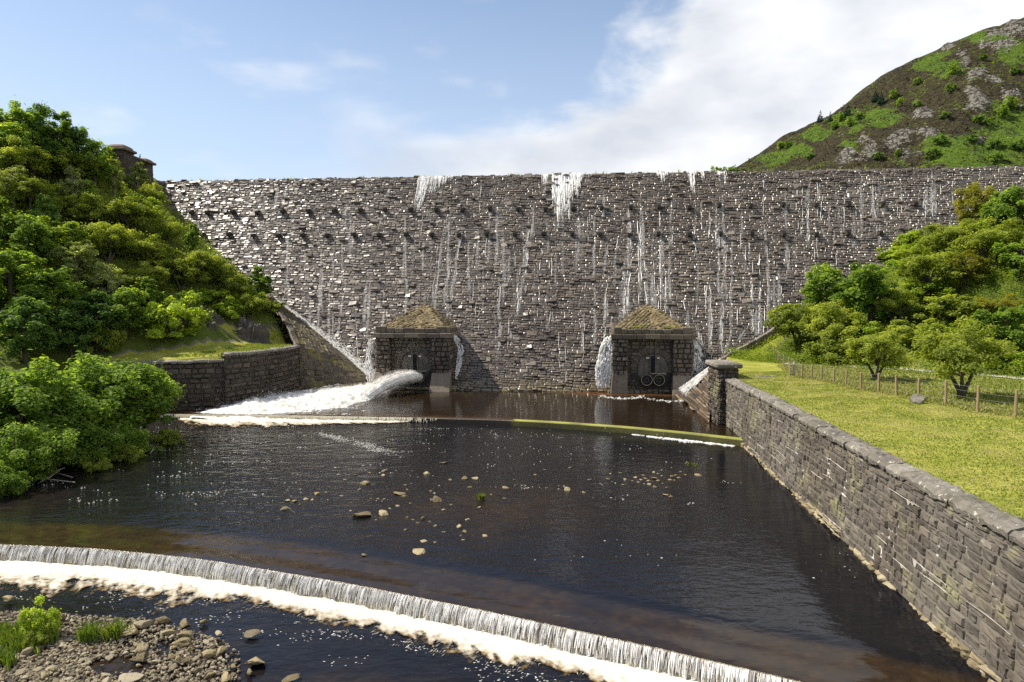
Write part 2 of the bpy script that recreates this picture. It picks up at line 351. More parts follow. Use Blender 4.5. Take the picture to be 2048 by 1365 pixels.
def h(x, y):
    if x < -8 and x < xl(y):
        d = xl(y)-x; nat = sstep(79.5, 76.0, y)
        top = 5.2+.8*sstep(78, 83, y)
        base = top*(1-nat)+nat*min(top, -1.7+.8*d)
        if y > 94.4: base = 6.0+.0*d
        e = max(0.0, xfoot_l(y)-x); e2 = e*e/(e+2.5)
        hh = base+.70*min(e2, 43)+.02*max(0, e2-43)
        rough = sstep(1.5, 8, e2)
        hh += rough*(1.3*fbm(x*.08, y*.08, 3)+.5*fbm(x*.25, y*.25, 1))
        # bare crag above the wall
        c = math.exp(-(((x+42)/5.5)**2+((y-91.5)/4.5)**2)); hh += c*(1.6+1.3*nz3(x*.35, y*.2, 2))
        return hh
    if x > 8 and x > xw(y):
        d = x-xw(y); base = 4.38+.018*d
        e = max(0.0, x-xfoot_r(y)); e2 = e*e/(e+2.0)
        hh = base+.50*min(e2, 44)+.05*max(0, e2-44)
        hh += sstep(1.5, 8, e2)*(1.1*fbm(x*.09, y*.09, 7)+.35*fbm(x*.3, y*.3, 4))
        hh += .06*fbm(x*.4, y*.4, 5)
        return hh if y < 112 else min(hh, 32.5)
    return -3.0
def onground(px, py, up=0.0, t0=20., t1=160.):
    """first point along the line of sight that lies `up` metres above the land"""
    d = ray(px, py); t = t0; last = None
    while t < t1:
        x, y, z = d[0]*t, d[1]*t, CZ+d[2]*t
        if z <= h(x, y)+up: return Vector((x, y, h(x, y)))
        t += .15
    t = t1; return Vector((d[0]*t, d[1]*t, h(d[0]*t, d[1]*t)))

def build_ground():
    ys = np.concatenate([np.linspace(-60, 14, 12), np.arange(16, 74, 1.0), np.arange(74, 98, .6), np.arange(98, 128, 1.0), [129, 132, 136, 142, 150, 165, 190, 230, 300, 420, 600, 900]])
    offL = np.concatenate([[-.55, -.2], -np.arange(.9, 46, .9), [-50, -58, -70, -90, -130, -220, -420, -800]])[::-1]
    offL = np.sort(np.unique(np.concatenate([[-.30, -.55], -np.arange(.9, 46, .9), [-50., -58., -70., -90., -130., -220., -420., -800.]])))
    offR = np.sort(np.unique(np.concatenate([[.30, .55], np.arange(.9, 60, .9), [66., 76., 90., 120., 200., 400., 800.]])))
    V = []; K = []
    for y in ys:
        a, b = xl(y), xw(y)
        for o in offL:
            x = a+o; V.append((x, y, -3.0 if o > -.4 else h(x, y)))
            e = xfoot_l(y)-x
            k = 1.0 if (y > 79 and e < 1.0 and o < -.4) or (y > 92 and e < 5) else .0
            K.append(k)
        for t in np.linspace(.02, .98, 12): V.append((a+(b-a)*t, y, -3.0)); K.append(.5)
        for o in offR:
            x = b+o; V.append((x, y, -3.0 if o < .4 else h(x, y)))
            e = x-xfoot_r(y); lim = interp(y, [40, 45, 66, 76, 90, 97, 110], [33.2, 31.6, 28.6, 29.5, 33.5, 36.6, 37])
            K.append(1.0 if x < lim+2.0 else (.80 if x < xfoot_r(y)+1.5 else .0))
    nc = len(V)//len(ys); mb = MB(); mb.add(V, grid_faces(len(ys), nc)[:, ::-1], np.array(K))
    tag(mb.build('ground', MAT['ground'], smooth=True), kind='structure')
build_ground()

# ---------------------------------------------------------------- weir lines
W2 = np.array([(-40, 36.2), (-34, 36.9), (-28.06, 36.75), (-22.26, 36.05), (-16.2, 34.65), (-7.67, 31.55), (-.51, 28.45), (5.35, 25.7), (10.78, 22.95), (15, 20.8), (17.2, 19.6)])
W1 = np.array([(-40.5, 73.9), (-36, 73.5), (-26, 73.0), (-17.3, 72.1), (-9, 71.2), (-1.2, 69.7), (5, 67.7), (10.9, 65.3), (16, 62.4), (21.2, 58.9)])*1.034
def resample(P, step):
    from_ = np.concatenate([[0], np.cumsum(np.hypot(*np.diff(P, axis=0).T))])
    n = int(from_[-1]/step); t = np.linspace(0, from_[-1], n+1)
    # smooth with a cubic through the points
    Q = np.stack([np.interp(t, from_, P[:, k]) for k in (0, 1)], 1)
    k = max(3, int(4/step)) | 1; ker = np.hanning(k+2)[1:-1]; ker /= ker.sum()
    pad = np.concatenate([2*Q[:1]-Q[1:k//2+1][::-1], Q, 2*Q[-1:]-Q[-k//2:-1][::-1]])
    return np.stack([np.convolve(pad[:, j], ker, 'valid')[:len(Q)] for j in (0, 1)], 1)
def normals2(P):
    T = np.gradient(P, axis=0); T /= np.linalg.norm(T, axis=1)[:, None]; return np.stack([T[:, 1], -T[:, 0]], 1)   # to the camera side
def y_on(P, x): return float(np.interp(x, P[:, 0], P[:, 1]))

# ---------------------------------------------------------------- water sheets
def water_sheet(name, mat, ylo, yhi, z, xa, xb, nx, ny, chop, shallow, zf=None):
    V = []; C = []; S = []
    for i in range(ny+1):
        for j in range(nx+1):
            s = j/nx; t = i/ny; xq = xa+(xb-xa)*s
            y0, y1 = ylo(xq), yhi(xq); y = y0+(y1-y0)*t
            V.append((xq, y, z+(zf(xq, y) if zf else 0))); C.append(chop(xq, y)); S.append(shallow(xq, y))
    mb = MB(); mb.add(V, grid_faces(ny+1, nx+1), np.array(S)); o = mb.build(name, mat, smooth=True)
    a = o.data.attributes.new('chop', 'FLOAT', 'POINT'); a.data.foreach_set('value', np.array(C, float))
    return tag(o, kind='structure')
w2y = lambda x: y_on(W2, x); w1y = lambda x: y_on(W1, x)
def mid_chop(x, y):
    c = .21+.24*sstep(6, -26, x)+.20*sstep(8, 1, w1y(x)-y)*sstep(0, -16, x); c -= .07*sstep(4, 16, x)
    return max(.05, c*(.15+.85*sstep(2.6, 4.6, y-w2y(x))))
def mid_shallow(x, y):
    d = y-w2y(x); s = .46*sstep(4.2+.5*nz3(x*.2, 1), 3.2, d)
    s = max(s, .34*math.exp(-(((x+2)/11)**2+((y-43)/9)**2)), .3*math.exp(-(((x-13)/6)**2+((y-51)/4)**2)), .25*sstep(-24, -32, x))
    return s+.03
def mid_z(x, y):
    d = y-w2y(x); return -.06*sstep(4.4, 2.6, d)+.015*sstep(6, 4, d)*math.sin(d*3)
water_sheet('river', MAT['river water'], w2y, lambda x: w1y(x)-.1, Z_MID, -48, 22.5, 130, 90, mid_chop, mid_shallow, mid_z)
def low_chop(x, y):
    d = w2y(x)-y; return .20+.22*sstep(6, 0, d)+.08*sstep(-5, -25, x)
def low_shallow(x, y): return .10+.30*sstep(-4, -16, x)*sstep(30, 26, y)+.35*math.exp(-(((x+5)/4)**2+((y-24.2)/1.2)**2))+.4*math.exp(-(((x-4.5)/1.3)**2+((y-24)/.7)**2))
water_sheet('lower_river', MAT['river water'], lambda x: -45, lambda x: w2y(x)-.05, Z_LOW, -48, 22, 90, 110, low_chop, low_shallow)
def pool_chop(x, y): return .10+.35*math.exp(-(((x+26)/9)**2+((y-80)/7)**2))
def pool_shallow(x, y): return .16+.7*sstep(5.5, 1.0, (117-.0963*x-BV)-y-.0)*sstep(4, 12, x)+.25*sstep(3.0, .8, y-w1y(x))
water_sheet('stilling_pool', MAT['pool water'], lambda x: w1y(x)+.25, lambda x: 117-.0963*x-BV+2.5, Z_POOL, -50, 34, 80, 50, pool_chop, pool_shallow)
mb = MB(); mb.add([(-63, 125, 33.3), (420, 110, 33.3), (420, 300, 33.3), (-63, 300, 33.3)], np.array([[0, 1, 2, 3]])); o = mb.build('reservoir', MAT['pool water'])
tag(o, kind='structure')

# ---------------------------------------------------------------- masonry
def blocks(mb, S, a0, a1, b0, b1, rowh, bw, prot, tx=(0, .13, .87, 1), ty=(0, .16, .84, 1), gap=.02, rough=.03, tilt=.05, skip=None, toned=None, mi=0, seed=1, edge=-.07, wob=.0):
    """courses of separate stones, each a little proud of the surface S(a, b) by its own amount"""
    g = np.random.default_rng(seed); A = []; B = []; Dp = []; T = []; nx, ny = len(tx), len(ty)
    tx = np.array(tx); ty = np.array(ty); nb = 0
    inner = np.zeros((ny, nx), bool); inner[1:-1, 1:-1] = True
    b = b0; rows = []
    while b < b1-.05:
        rows.append(b); hh = g.uniform(*rowh); hh = min(hh, b1-b)
        a = a0-g.uniform(0, bw[1])*.0
        first = True
        while a < a1-.02:
            w = g.uniform(*bw)*(1 if g.random() > .12 else 1.5)
            if first: w *= g.uniform(.4, 1); first = False
            if a+w > a1-bw[0]*.4: w = a1-a
            if skip is None or not skip(a+w/2, b+hh/2):
                d, tn = prot(g, a+w/2, b+hh/2)
                aa = a+gap+(w-2*gap)*tx[None, :]+np.zeros((ny, 1)); bb = b+gap+(hh-2*gap)*ty[:, None]+np.zeros((1, nx))
                if wob: bb = bb+wob*math.sin(a*.7+b*3)+wob*.6*math.sin(a*1.9+b)
                j = inner.astype(float)
                aa = aa+j*g.normal(0, .022*w, (ny, nx)); bb = bb+j*g.normal(0, .025*hh, (ny, nx))
                dd = np.where(inner, d+g.normal(0, rough, (ny, nx))+g.normal(0, tilt)*(tx[None, :]-.5)*w+g.normal(0, tilt*1.3)*(ty[:, None]-.5)*hh, edge)
                A.append(aa.ravel()); B.append(bb.ravel()); Dp.append(dd.ravel()); T.append(np.full(nx*ny, tn)); nb += 1
            a += w
        b += hh
    if not nb: return rows
    P, Nn = S(np.concatenate(A), np.concatenate(B)); V = P+Nn*np.concatenate(Dp)[:, None]
    q = grid_faces(ny, nx); Q = (q[None]+(np.arange(nb)*nx*ny)[:, None, None]).reshape(-1, 4)
    mb.add(V, Q, np.concatenate(T), mi); return rows
def plane_S(p, ea, eb, nn):
    p, ea, eb, nn = map(lambda v: np.asarray(v, float), (p, ea, eb, nn))
    return lambda a, b: (p+a[:, None]*ea+b[:, None]*eb, np.broadcast_to(nn, (len(a), 3)))
def sheet(mb, S, a0, a1, b0, b1, na, nb, depth=-.035, tone=.5, mi=0, skip=None):
    a, b = np.meshgrid(np.linspace(a0, a1, na+1), np.linspace(b0, b1, nb+1)); P, Nn = S(a.ravel(), b.ravel())
    q = grid_faces(nb+1, na+1)
    if skip is not None:
        am = (a[:-1, :-1]+a[1:, 1:]).ravel()/2; bm = (b[:-1, :-1]+b[1:, 1:]).ravel()/2
        q = q[[not skip(x, y) for x, y in zip(am, bm)]]
    mb.add(P+Nn*depth, q, tone, mi)

# ---- the dam: profile from the rounded crest down the battered face to the toe
zz = np.concatenate([[33.30, 33.42, 33.46, 33.44, 33.33], np.linspace(33.0, -1.2, 90)])
vv = np.concatenate([[-5.0, -3.0, -1.6, -.75, -.2], [dam_v(z) for z in zz[5:]]])
ss = np.concatenate([[0], np.cumsum(np.hypot(np.diff(vv), np.diff(zz)))]); SMAX = ss[-1]
nv = -np.gradient(zz, ss); nzz = np.gradient(vv, ss)
def S_dam(a, b):     # local frame of the dam: x along the crest, y into the reservoir
    v = np.interp(b, ss, vv); z = np.interp(b, ss, zz); n1 = np.interp(b, ss, nv); n2 = np.interp(b, ss, nzz)
    ln = np.hypot(n1, n2); return np.stack([a, -v, z], 1), np.stack([np.zeros_like(a), -n1/ln, n2/ln], 1)
def s_of_z(z): return float(np.interp(-z, -zz[4:], ss[4:]))
dam = empty('dam', (DO[0], DO[1], 0), -DA)
tag(dam, 'huge dam of rough dark stone blocks with water trickling down its face', 'dam')
def dam_skip(a, b):
    v = float(np.interp(b, ss, vv)); z = float(np.interp(b, ss, zz)); p = dam_world(a, v, z)
    if z > 33.3: return False
    return h(p.x, p.y) > z+2.5 and (p.x < -20 or p.x > 28)
def dam_prot(g, a, b):
    r = g.random(); d = g.uniform(.0, .055) if r < .80 else (g.uniform(.055, .13) if r < .972 else g.uniform(.16, .36))
    return d, min(1, max(0, g.beta(2, 2.4)))
mb = MB()
sheet(mb, S_dam, -72, 112, 0, SMAX, 92, 60, -.04, .4, 1, dam_skip)
blocks(mb, S_dam, -72, 112, 2.0, SMAX, (.26, .50), (.42, 1.25), dam_prot, gap=.015, rough=.018, tilt=.065, skip=dam_skip, seed=5, wob=.10)
for k in range(520):   # odd larger stones that break the courses
    a_ = random.uniform(-66, 98); b_ = random.uniform(4, SMAX-1.2); w_ = random.uniform(.7, 1.9); h_ = random.uniform(.5, .95); dd_ = random.choice((.05, .07, .09, .12, .14, .24))
    if dam_skip(a_, b_): continue
    blocks(mb, S_dam, a_, a_+w_, b_, b_+h_, (h_, h_+.001), (w_*1.7, w_*1.7+.01), lambda g, a, b: (dd_, min(1, g.beta(2, 2.2))), gap=.0, rough=.045, tilt=.12, seed=900+k)
mb.build('masonry_face', [MAT['wet dam stone'], MAT['dam joint']], dam)
# drain blocks in two rows
def drain_block():
    m = MB(); box(m, -.30, .30, -.66, .35, -.26, .26, .3, 0, .05)
    box(m, -.34, .34, -.60, .3, .263, .36, .6, 0, .04); return m.mesh('drain_block', MAT['drain stone'])
db = drain_block()
def put_drain(px, py):
    u, z = ondam(px, py); o = link(D.objects.new('drain_block', db), dam)
    o.location = (u, -dam_v(z)-.12, z); o.rotation_euler = (random.uniform(-.06, .06), random.uniform(-.06, .06), random.uniform(-.05, .05)); return o
ROW1 = [385, 417, 467, 517, 567, 618, 670, 722, 771, 822, 873, 926, 980, 1036, 1091, 1146, 1203, 1261, 1317, 1378, 1438, 1500, 1565, 1630, 1695, 1763, 1828]
ROW2 = [407, 460, 508, 558, 607, 656, 708, 759, 812, 864, 918, 974, 1030, 1087, 1144, 1200, 1258, 1316, 1378, 1440, 1502, 1566, 1630, 1694, 1758]
for x in ROW1: put_drain(x, 427-.0130*(x-385)+random.uniform(-1.5, 1.5))
for x in ROW2: put_drain(x, 471-.0020*(x-407)+random.uniform(-1.5, 1.5))

# ---- water running down the face
def streaks(mb, C, T, S_, Nn, hl, hw, tone):
    """slender drops: C centre, T flow, S_ side, Nn outward; half length and half width"""
    n = len(C); hl = hl[:, None]; hw = hw[:, None]
    V = np.stack([C-T*hl, C+S_*hw, C+T*hl, C-S_*hw, C+Nn*hw*.9-T*hl*.15], 1).reshape(-1, 3)
    t = np.array([[0, 1, 4], [1, 2, 4], [2, 3, 4], [3, 0, 4]]); Fc = (t[None]+(np.arange(n)*5)[:, None, None]).reshape(-1, 3)
    mb.add(V, Fc, np.repeat(tone, 5))
def face_streaks(mb, ua, sa, hl, hw, tone, depth=.13):
    ua, sa = np.array(ua), np.array(sa); P, Nn = S_dam(ua, sa); P2, _ = S_dam(ua, sa+.05)
    T = P2-P; T /= np.linalg.norm(T, axis=1)[:, None]; k = rng.normal(0, .09, (len(ua), 1)); T = T+np.array([[1., 0, 0]])*k; T /= np.linalg.norm(T, axis=1)[:, None]
    S_ = np.cross(T, Nn); streaks(mb, P+Nn*(depth+rng.uniform(-.06, .10, (len(ua), 1))), T, S_, Nn, np.array(hl), np.array(hw), np.array(tone))
def ribbon(mb, us, s0, s1, w, tone, depth=.12, step=.16, thr=-.25):
    """one continuous strand of water down the face; its width breathes and sometimes breaks"""
    n = max(3, int((s1-s0)/step)); ph = random.uniform(0, 90); run = []
    def flush():
        if len(run) < 2: run.clear(); return
        a = np.array([[q[0]-q[2], q[0], q[0]+q[2]] for q in run]).ravel(); b = np.repeat([q[1] for q in run], 3); P, Nn = S_dam(a, b); lift = np.tile([0, .7, 0], len(run))*np.repeat([q[2] for q in run], 3)
        mb.add(P+Nn*(depth+lift)[:, None], grid_faces(len(run), 3), np.repeat([q[3] for q in run], 3)); run.clear()
    for k in range(n+1):
        f = k/n; s_ = s0+(s1-s0)*f; q = nz3(ph, s_*.55)+.45*nz3(ph, s_*2.1); ww = w*max(.18, .62+.9*q)*min(1, 6*f+.25)*min(1, 5*(1-f)+.15)
        if q < thr: flush(); continue
        run.append((us(f, s_), s_, ww, min(1, max(0, tone+.45*q))))
    flush()
def trickle(mb, px, y0, y1, dens=1.0, w=.055, drift=0.0, spread=.09):
    u, z0 = ondam(px, y0); u1, z1 = ondam(px+drift, y1); s0, s1 = s_of_z(z0), s_of_z(z1)
    for _ in range(max(1, round(dens*3.2))):
        p1, p2 = random.uniform(0, 60), random.uniform(0, 60); o = random.gauss(0, spread*2.6); a, b = sorted((random.uniform(-.05, .55), random.uniform(.5, 1.05))); a = max(0, a)
        if random.random() < .4: a, b = 0, 1
        ribbon(mb, lambda f, s_, a=a, b=b, o=o, p1=p1: u+(u1-u)*(a+(b-a)*f)+o+.20*nz3(p1, s_*.35)+.07*nz3(p1, s_*1.6), s0+(s1-s0)*a, s0+(s1-s0)*b, w*random.uniform(.45, .95), random.uniform(.35, .75), .10+random.uniform(0, .05), .16, -.42+.25*(dens < .5))
def face_veil(mb, px, y0, y1, dens, drift):
    u, z0 = ondam(px, y0); u1, z1 = ondam(px+drift, y1); s0, s1 = s_of_z(z0), s_of_z(z1); n = max(6, int((s1-s0)/.35)); p1 = random.uniform(0, 60); V = []; T = []; m = 6
    for k in range(n+1):
        f = k/n; s_ = s0+(s1-s0)*f; c = u+(u1-u)*f+.22*nz3(p1, s_*.3); w = (.20+.42*dens)*(.5+.8*f)*(1+.5*nz3(p1+9, s_*.4)); a = np.array([c+w*(j/(m-1)-.5)*2 for j in range(m)]); P, Nn = S_dam(a, np.full(m, s_)); V.append(P+Nn*.11)
        T += [min(.68, dens)*.95*min(1, 3*f+.15)*min(1, 4*(1-f)+.05)*(1-abs(j/(m-1)-.5)*1.7)+.06 for j in range(m)]
    mb.add(np.concatenate(V), grid_faces(n+1, m), np.array(T))
def cascade(px0, px1, y0, prof, label, dens=30., w=.075):
    """broad fall over the crest made of many strands; prof = [(fraction across, y it reaches)]"""
    mb = MB(); ua, _ = ondam(px0, y0+4); ub, _ = ondam(px1, y0+4); fx = [p[0] for p in prof]; fy = [p[1] for p in prof]
    for _ in range(int(abs(ub-ua)*dens*.22)):
        f = random.random(); yend = interp(f, fx, fy); px = px0+(px1-px0)*f; _, ze = ondam(px, yend); s1 = s_of_z(ze); t0 = random.choice((0, 0, random.random()*.5)); t1 = min(1.03, t0+random.uniform(.45, 1.0)); p1 = random.uniform(0, 60); L_ = s1-3.2
        sl = -.06 if px0 < 1000 else 0.0
        ribbon(mb, lambda g_, s_, f=f, p1=p1: ua+(ub-ua)*f+.10*nz3(p1, s_*.8)+.05*nz3(p1, s_*3)+sl*(s_-3.2), 3.2+L_*t0, 3.2+L_*t1, w*random.uniform(.25, .8), random.uniform(.25, .85), .12+random.uniform(0, .10), .14, -.3)
    V = []; T = []; m = max(6, int(abs(ub-ua)/.3)); n_ = 22; ph = random.uniform(0, 50)
    for k in range(n_+1):
        a = np.array([ua+(ub-ua)*j/(m-1) for j in range(m)]); s1 = []
        for j in range(m):
            _, ze = ondam(px0+(px1-px0)*j/(m-1), interp(j/(m-1), fx, fy)); s1.append(3.2+(s_of_z(ze)-3.2)*1.06*k/n_)
        a = a+(-.06*(np.array(s1)-3.2) if px0 < 1000 else 0); P, Nn = S_dam(a, np.array(s1)); V.append(P+Nn*.10)
        T += [min(1, max(0, .80-.55*(k/n_)**1.5+.35*nz3(ph+j*.8, s1[j]*.35)-(.25 if j in (0, m-1) else 0))) for j in range(m)]
    mb.add(np.concatenate(V), grid_faces(n_+1, m), np.array(T), 1)
    o = mb.build('cascade', [MAT['trickle water'], MAT['crest veil']]); o.location = dam.location; o.rotation_euler = dam.rotation_euler
    tag(o, label, 'waterfall', 'falls spilling over the dam crest'); return o
cascade(838, 908, 351, [(0, 372), (.05, 428), (.25, 425), (.33, 385), (.45, 388), (.7, 376), (1, 358)], 'white fall over the dam crest with a ragged slanting edge, left of the broadest', 60)
cascade(1104, 1168, 347, [(0, 395), (.1, 440), (.2, 462), (.3, 442), (.6, 438), (.68, 385), (.8, 398), (1, 352)], 'broadest and longest white fall over the dam crest', 95, .085)
cascade(1084, 1099, 349, [(0, 370), (.5, 400), (1, 360)], 'thin veil of water just left of the broadest crest fall', 26, .06)
cascade(1314, 1352, 344, [(0, 352), (.25, 372), (.45, 358), (1, 346)], 'short triangular white fall at the dam crest', 60)
cascade(1374, 1392, 343, [(0, 352), (.35, 388), (.6, 390), (1, 350)], 'narrow tapering white fall just right of the triangular one at the crest', 70)
cascade(1399, 1409, 343, [(0, 352), (.6, 364), (1, 352)], 'tiniest white fall at the dam crest, a short single strand', 55)
cascade(1431, 1454, 342, [(0, 360), (.25, 375), (.5, 350), (.8, 372), (1, 350)], 'forked thin white fall that is rightmost on the dam crest', 45)
mb = MB()
TR = [(560, 368, 430, .8, .05, -14), (575, 366, 412, .5, .05, -10), (395, 440, 470, .5, .05, 5), (690, 560, 690, .55, .05, -18), (668, 600, 720, .5, .05, -6), (650, 640, 735, .6, .06, 30), (712, 590, 740, .4, .05, 4), (880, 500, 640, .7, .055, -12), (906, 480, 640, .75, .06, -22), (925, 430, 640, .9, .06, -28), (893, 400, 600, .5, .05, -22), (868, 560, 640, .7, .05, 0), (915, 640, 690, .7, .06, -8),
      (1056, 440, 560, .6, .05, -6), (1050, 520, 660, .95, .06, -18), (1040, 510, 650, .5, .05, -14), (990, 350, 395, .4, .05, -4), (1024, 640, 700, .6, .05, -3), (1170, 590, 730, .5, .05, -8), (1118, 660, 740, .4, .05, 0), (1211, 480, 560, .6, .05, -2), (1213, 560, 660, .8, .05, -5), (1225, 600, 740, .5, .05, -8), (1250, 560, 660, 1.1, .07, -12), (1262, 520, 660, 1.2, .075, -14), (1278, 430, 640, 1.25, .075, 4), (1256, 410, 520, .8, .06, 6), (1290, 500, 640, .9, .06, 6), (1302, 520, 640, 1.0, .065, 4), (1322, 420, 640, 1.15, .07, 2), (1330, 540, 640, .9, .06, 4), (1338, 500, 620, .6, .05, 0), (1310, 560, 640, .8, .06, 0),
      (1240, 640, 735, .9, .07, -20), (1370, 600, 700, .6, .05, 12), (1392, 640, 720, .8, .06, 14), (1418, 540, 735, .8, .055, 2), (1445, 510, 735, 1.0, .06, -4), (1446, 580, 720, .8, .06, -4), (1480, 560, 700, .4, .05, 0), (1502, 520, 690, .95, .055, 3), (1521, 550, 700, 1.0, .06, -4), (1512, 600, 690, .6, .05, 0), (1536, 480, 690, .6, .05, 2), (1558, 520, 640, .8, .055, 0), (1570, 470, 560, .9, .055, 8), (1490, 480, 560, .4, .05, 0), (1465, 660, 720, .8, .05, -20), (1490, 650, 690, .8, .05, -16), (1635, 345, 470, .35, .045, 0), (1676, 470, 540, .4, .045, 0), (1740, 350, 470, .75, .055, 12), (1758, 440, 500, .6, .05, 0), (1755, 350, 400, .5, .05, 4), (1855, 350, 450, .85, .055, -6), (1868, 352, 452, .9, .055, 2), (1862, 345, 450, .6, .05, 0), (1800, 360, 450, .35, .045, 0), (1690, 420, 510, .35, .045, 0), (1612, 510, 580, .4, .045, 0), (1345, 370, 440, .3, .045, 0), (1180, 440, 520, .3, .045, 2), (1530, 360, 460, .3, .045, 2), (1905, 345, 420, .4, .045, 0), (1960, 340, 380, .4, .045, 0), (1420, 390, 500, .3, .045, 0), (1600, 400, 480, .3, .045, 0),
      (740, 520, 640, .3, .045, -10), (610, 560, 650, .35, .045, -10), (800, 470, 560, .3, .045, -8), (850, 430, 500, .3, .045, -8), (945, 560, 640, .35, .045, -8), (960, 350, 430, .25, .045, -4), (1085, 560, 700, .35, .045, -6), (1150, 470, 590, .3, .045, -3), (1130, 690, 770, .3, .045, 0)]
for a in TR: trickle(mb, a[0], a[1], a[2], a[3]*.40, a[4]*.72, a[5])
for _ in range(80):
    x = random.uniform(900, 1900); y = random.uniform(400, 640) if x < 1560 else random.uniform(345, 470)
    trickle(mb, x, y, y+random.uniform(25, 90), random.uniform(.2, .5), .042, random.uniform(-4, 3))
o = mb.build('trickles', MAT['trickle water']); o.location = dam.location; o.rotation_euler = dam.rotation_euler; tag(o, 'thin white trickles of water over the dam face', kind='stuff')

mb = MB()
for a in TR: face_veil(mb, a[0], a[1], a[2], a[3]*1.15, a[5])
for _ in range(170):
    x = random.uniform(560, 1900); y = random.uniform(355, 560) if x < 1560 else random.uniform(345, 420); face_veil(mb, x, y, y+(random.uniform(70, 260) if x < 1560 else random.uniform(50, 130)), random.uniform(.35, .75), random.uniform(-10, 4) if x < 1100 else random.uniform(-3, 3))
o = mb.build('water_veils', MAT['face veil'], smooth=True); o.location = dam.location; o.rotation_euler = dam.rotation_euler; tag(o, 'thin veils of water wetting the dam face', kind='stuff')
# weeds growing on the crest line
def blades(mb, pts, hgt, wid, lean=.35, n=6, tone=(.2, .9)):
    P = np.repeat(np.array(pts, float), n, axis=0); m = len(P)
    a = rng.uniform(0, 2*math.pi, m); H = np.repeat(np.broadcast_to(np.asarray(hgt, float), (len(pts),)), n)*rng.uniform(.55, 1.1, m); W = wid*rng.uniform(.6, 1.3, m)
    off = np.stack([np.cos(a), np.sin(a), np.zeros(m)], 1)*rng.uniform(0, .22, m)[:, None]*H[:, None]
    side = np.stack([-np.sin(a+.7), np.cos(a+.7), np.zeros(m)], 1); ln = np.stack([np.cos(a), np.sin(a), np.zeros(m)], 1)*(lean*rng.uniform(.2, 1.3, m)*H)[:, None]
    up = np.array([[0, 0, 1.]])
    B = P+off; Mi = B+up*(H*.55)[:, None]+ln*.35; T = B+up*H[:, None]*.95+ln
    V = np.stack([B-side*W[:, None], B+side*W[:, None], Mi+side*W[:, None]*.8, Mi-side*W[:, None]*.8, T], 1).reshape(-1, 3)
    k = np.arange(m)*5
    mb.add(V, [np.stack([k, k+1, k+2, k+3], 1), np.stack([k+3, k+2, k+4], 1)], np.repeat(rng.uniform(*tone, m), 5))
mb = MB(); pts = []
for _ in range(150):
    u = random.uniform(-62, 95); pts.append((u, random.uniform(.2, 1.2), 33.38))
blades(mb, pts, rng.uniform(.2, .75, len(pts)), .035, .5, 5)
o = mb.build('crest_weeds', MAT['olive leaf']); o.location = dam.location; o.rotation_euler = dam.rotation_euler; tag(o, 'small weeds sprouting along the top edge of the dam', kind='stuff')
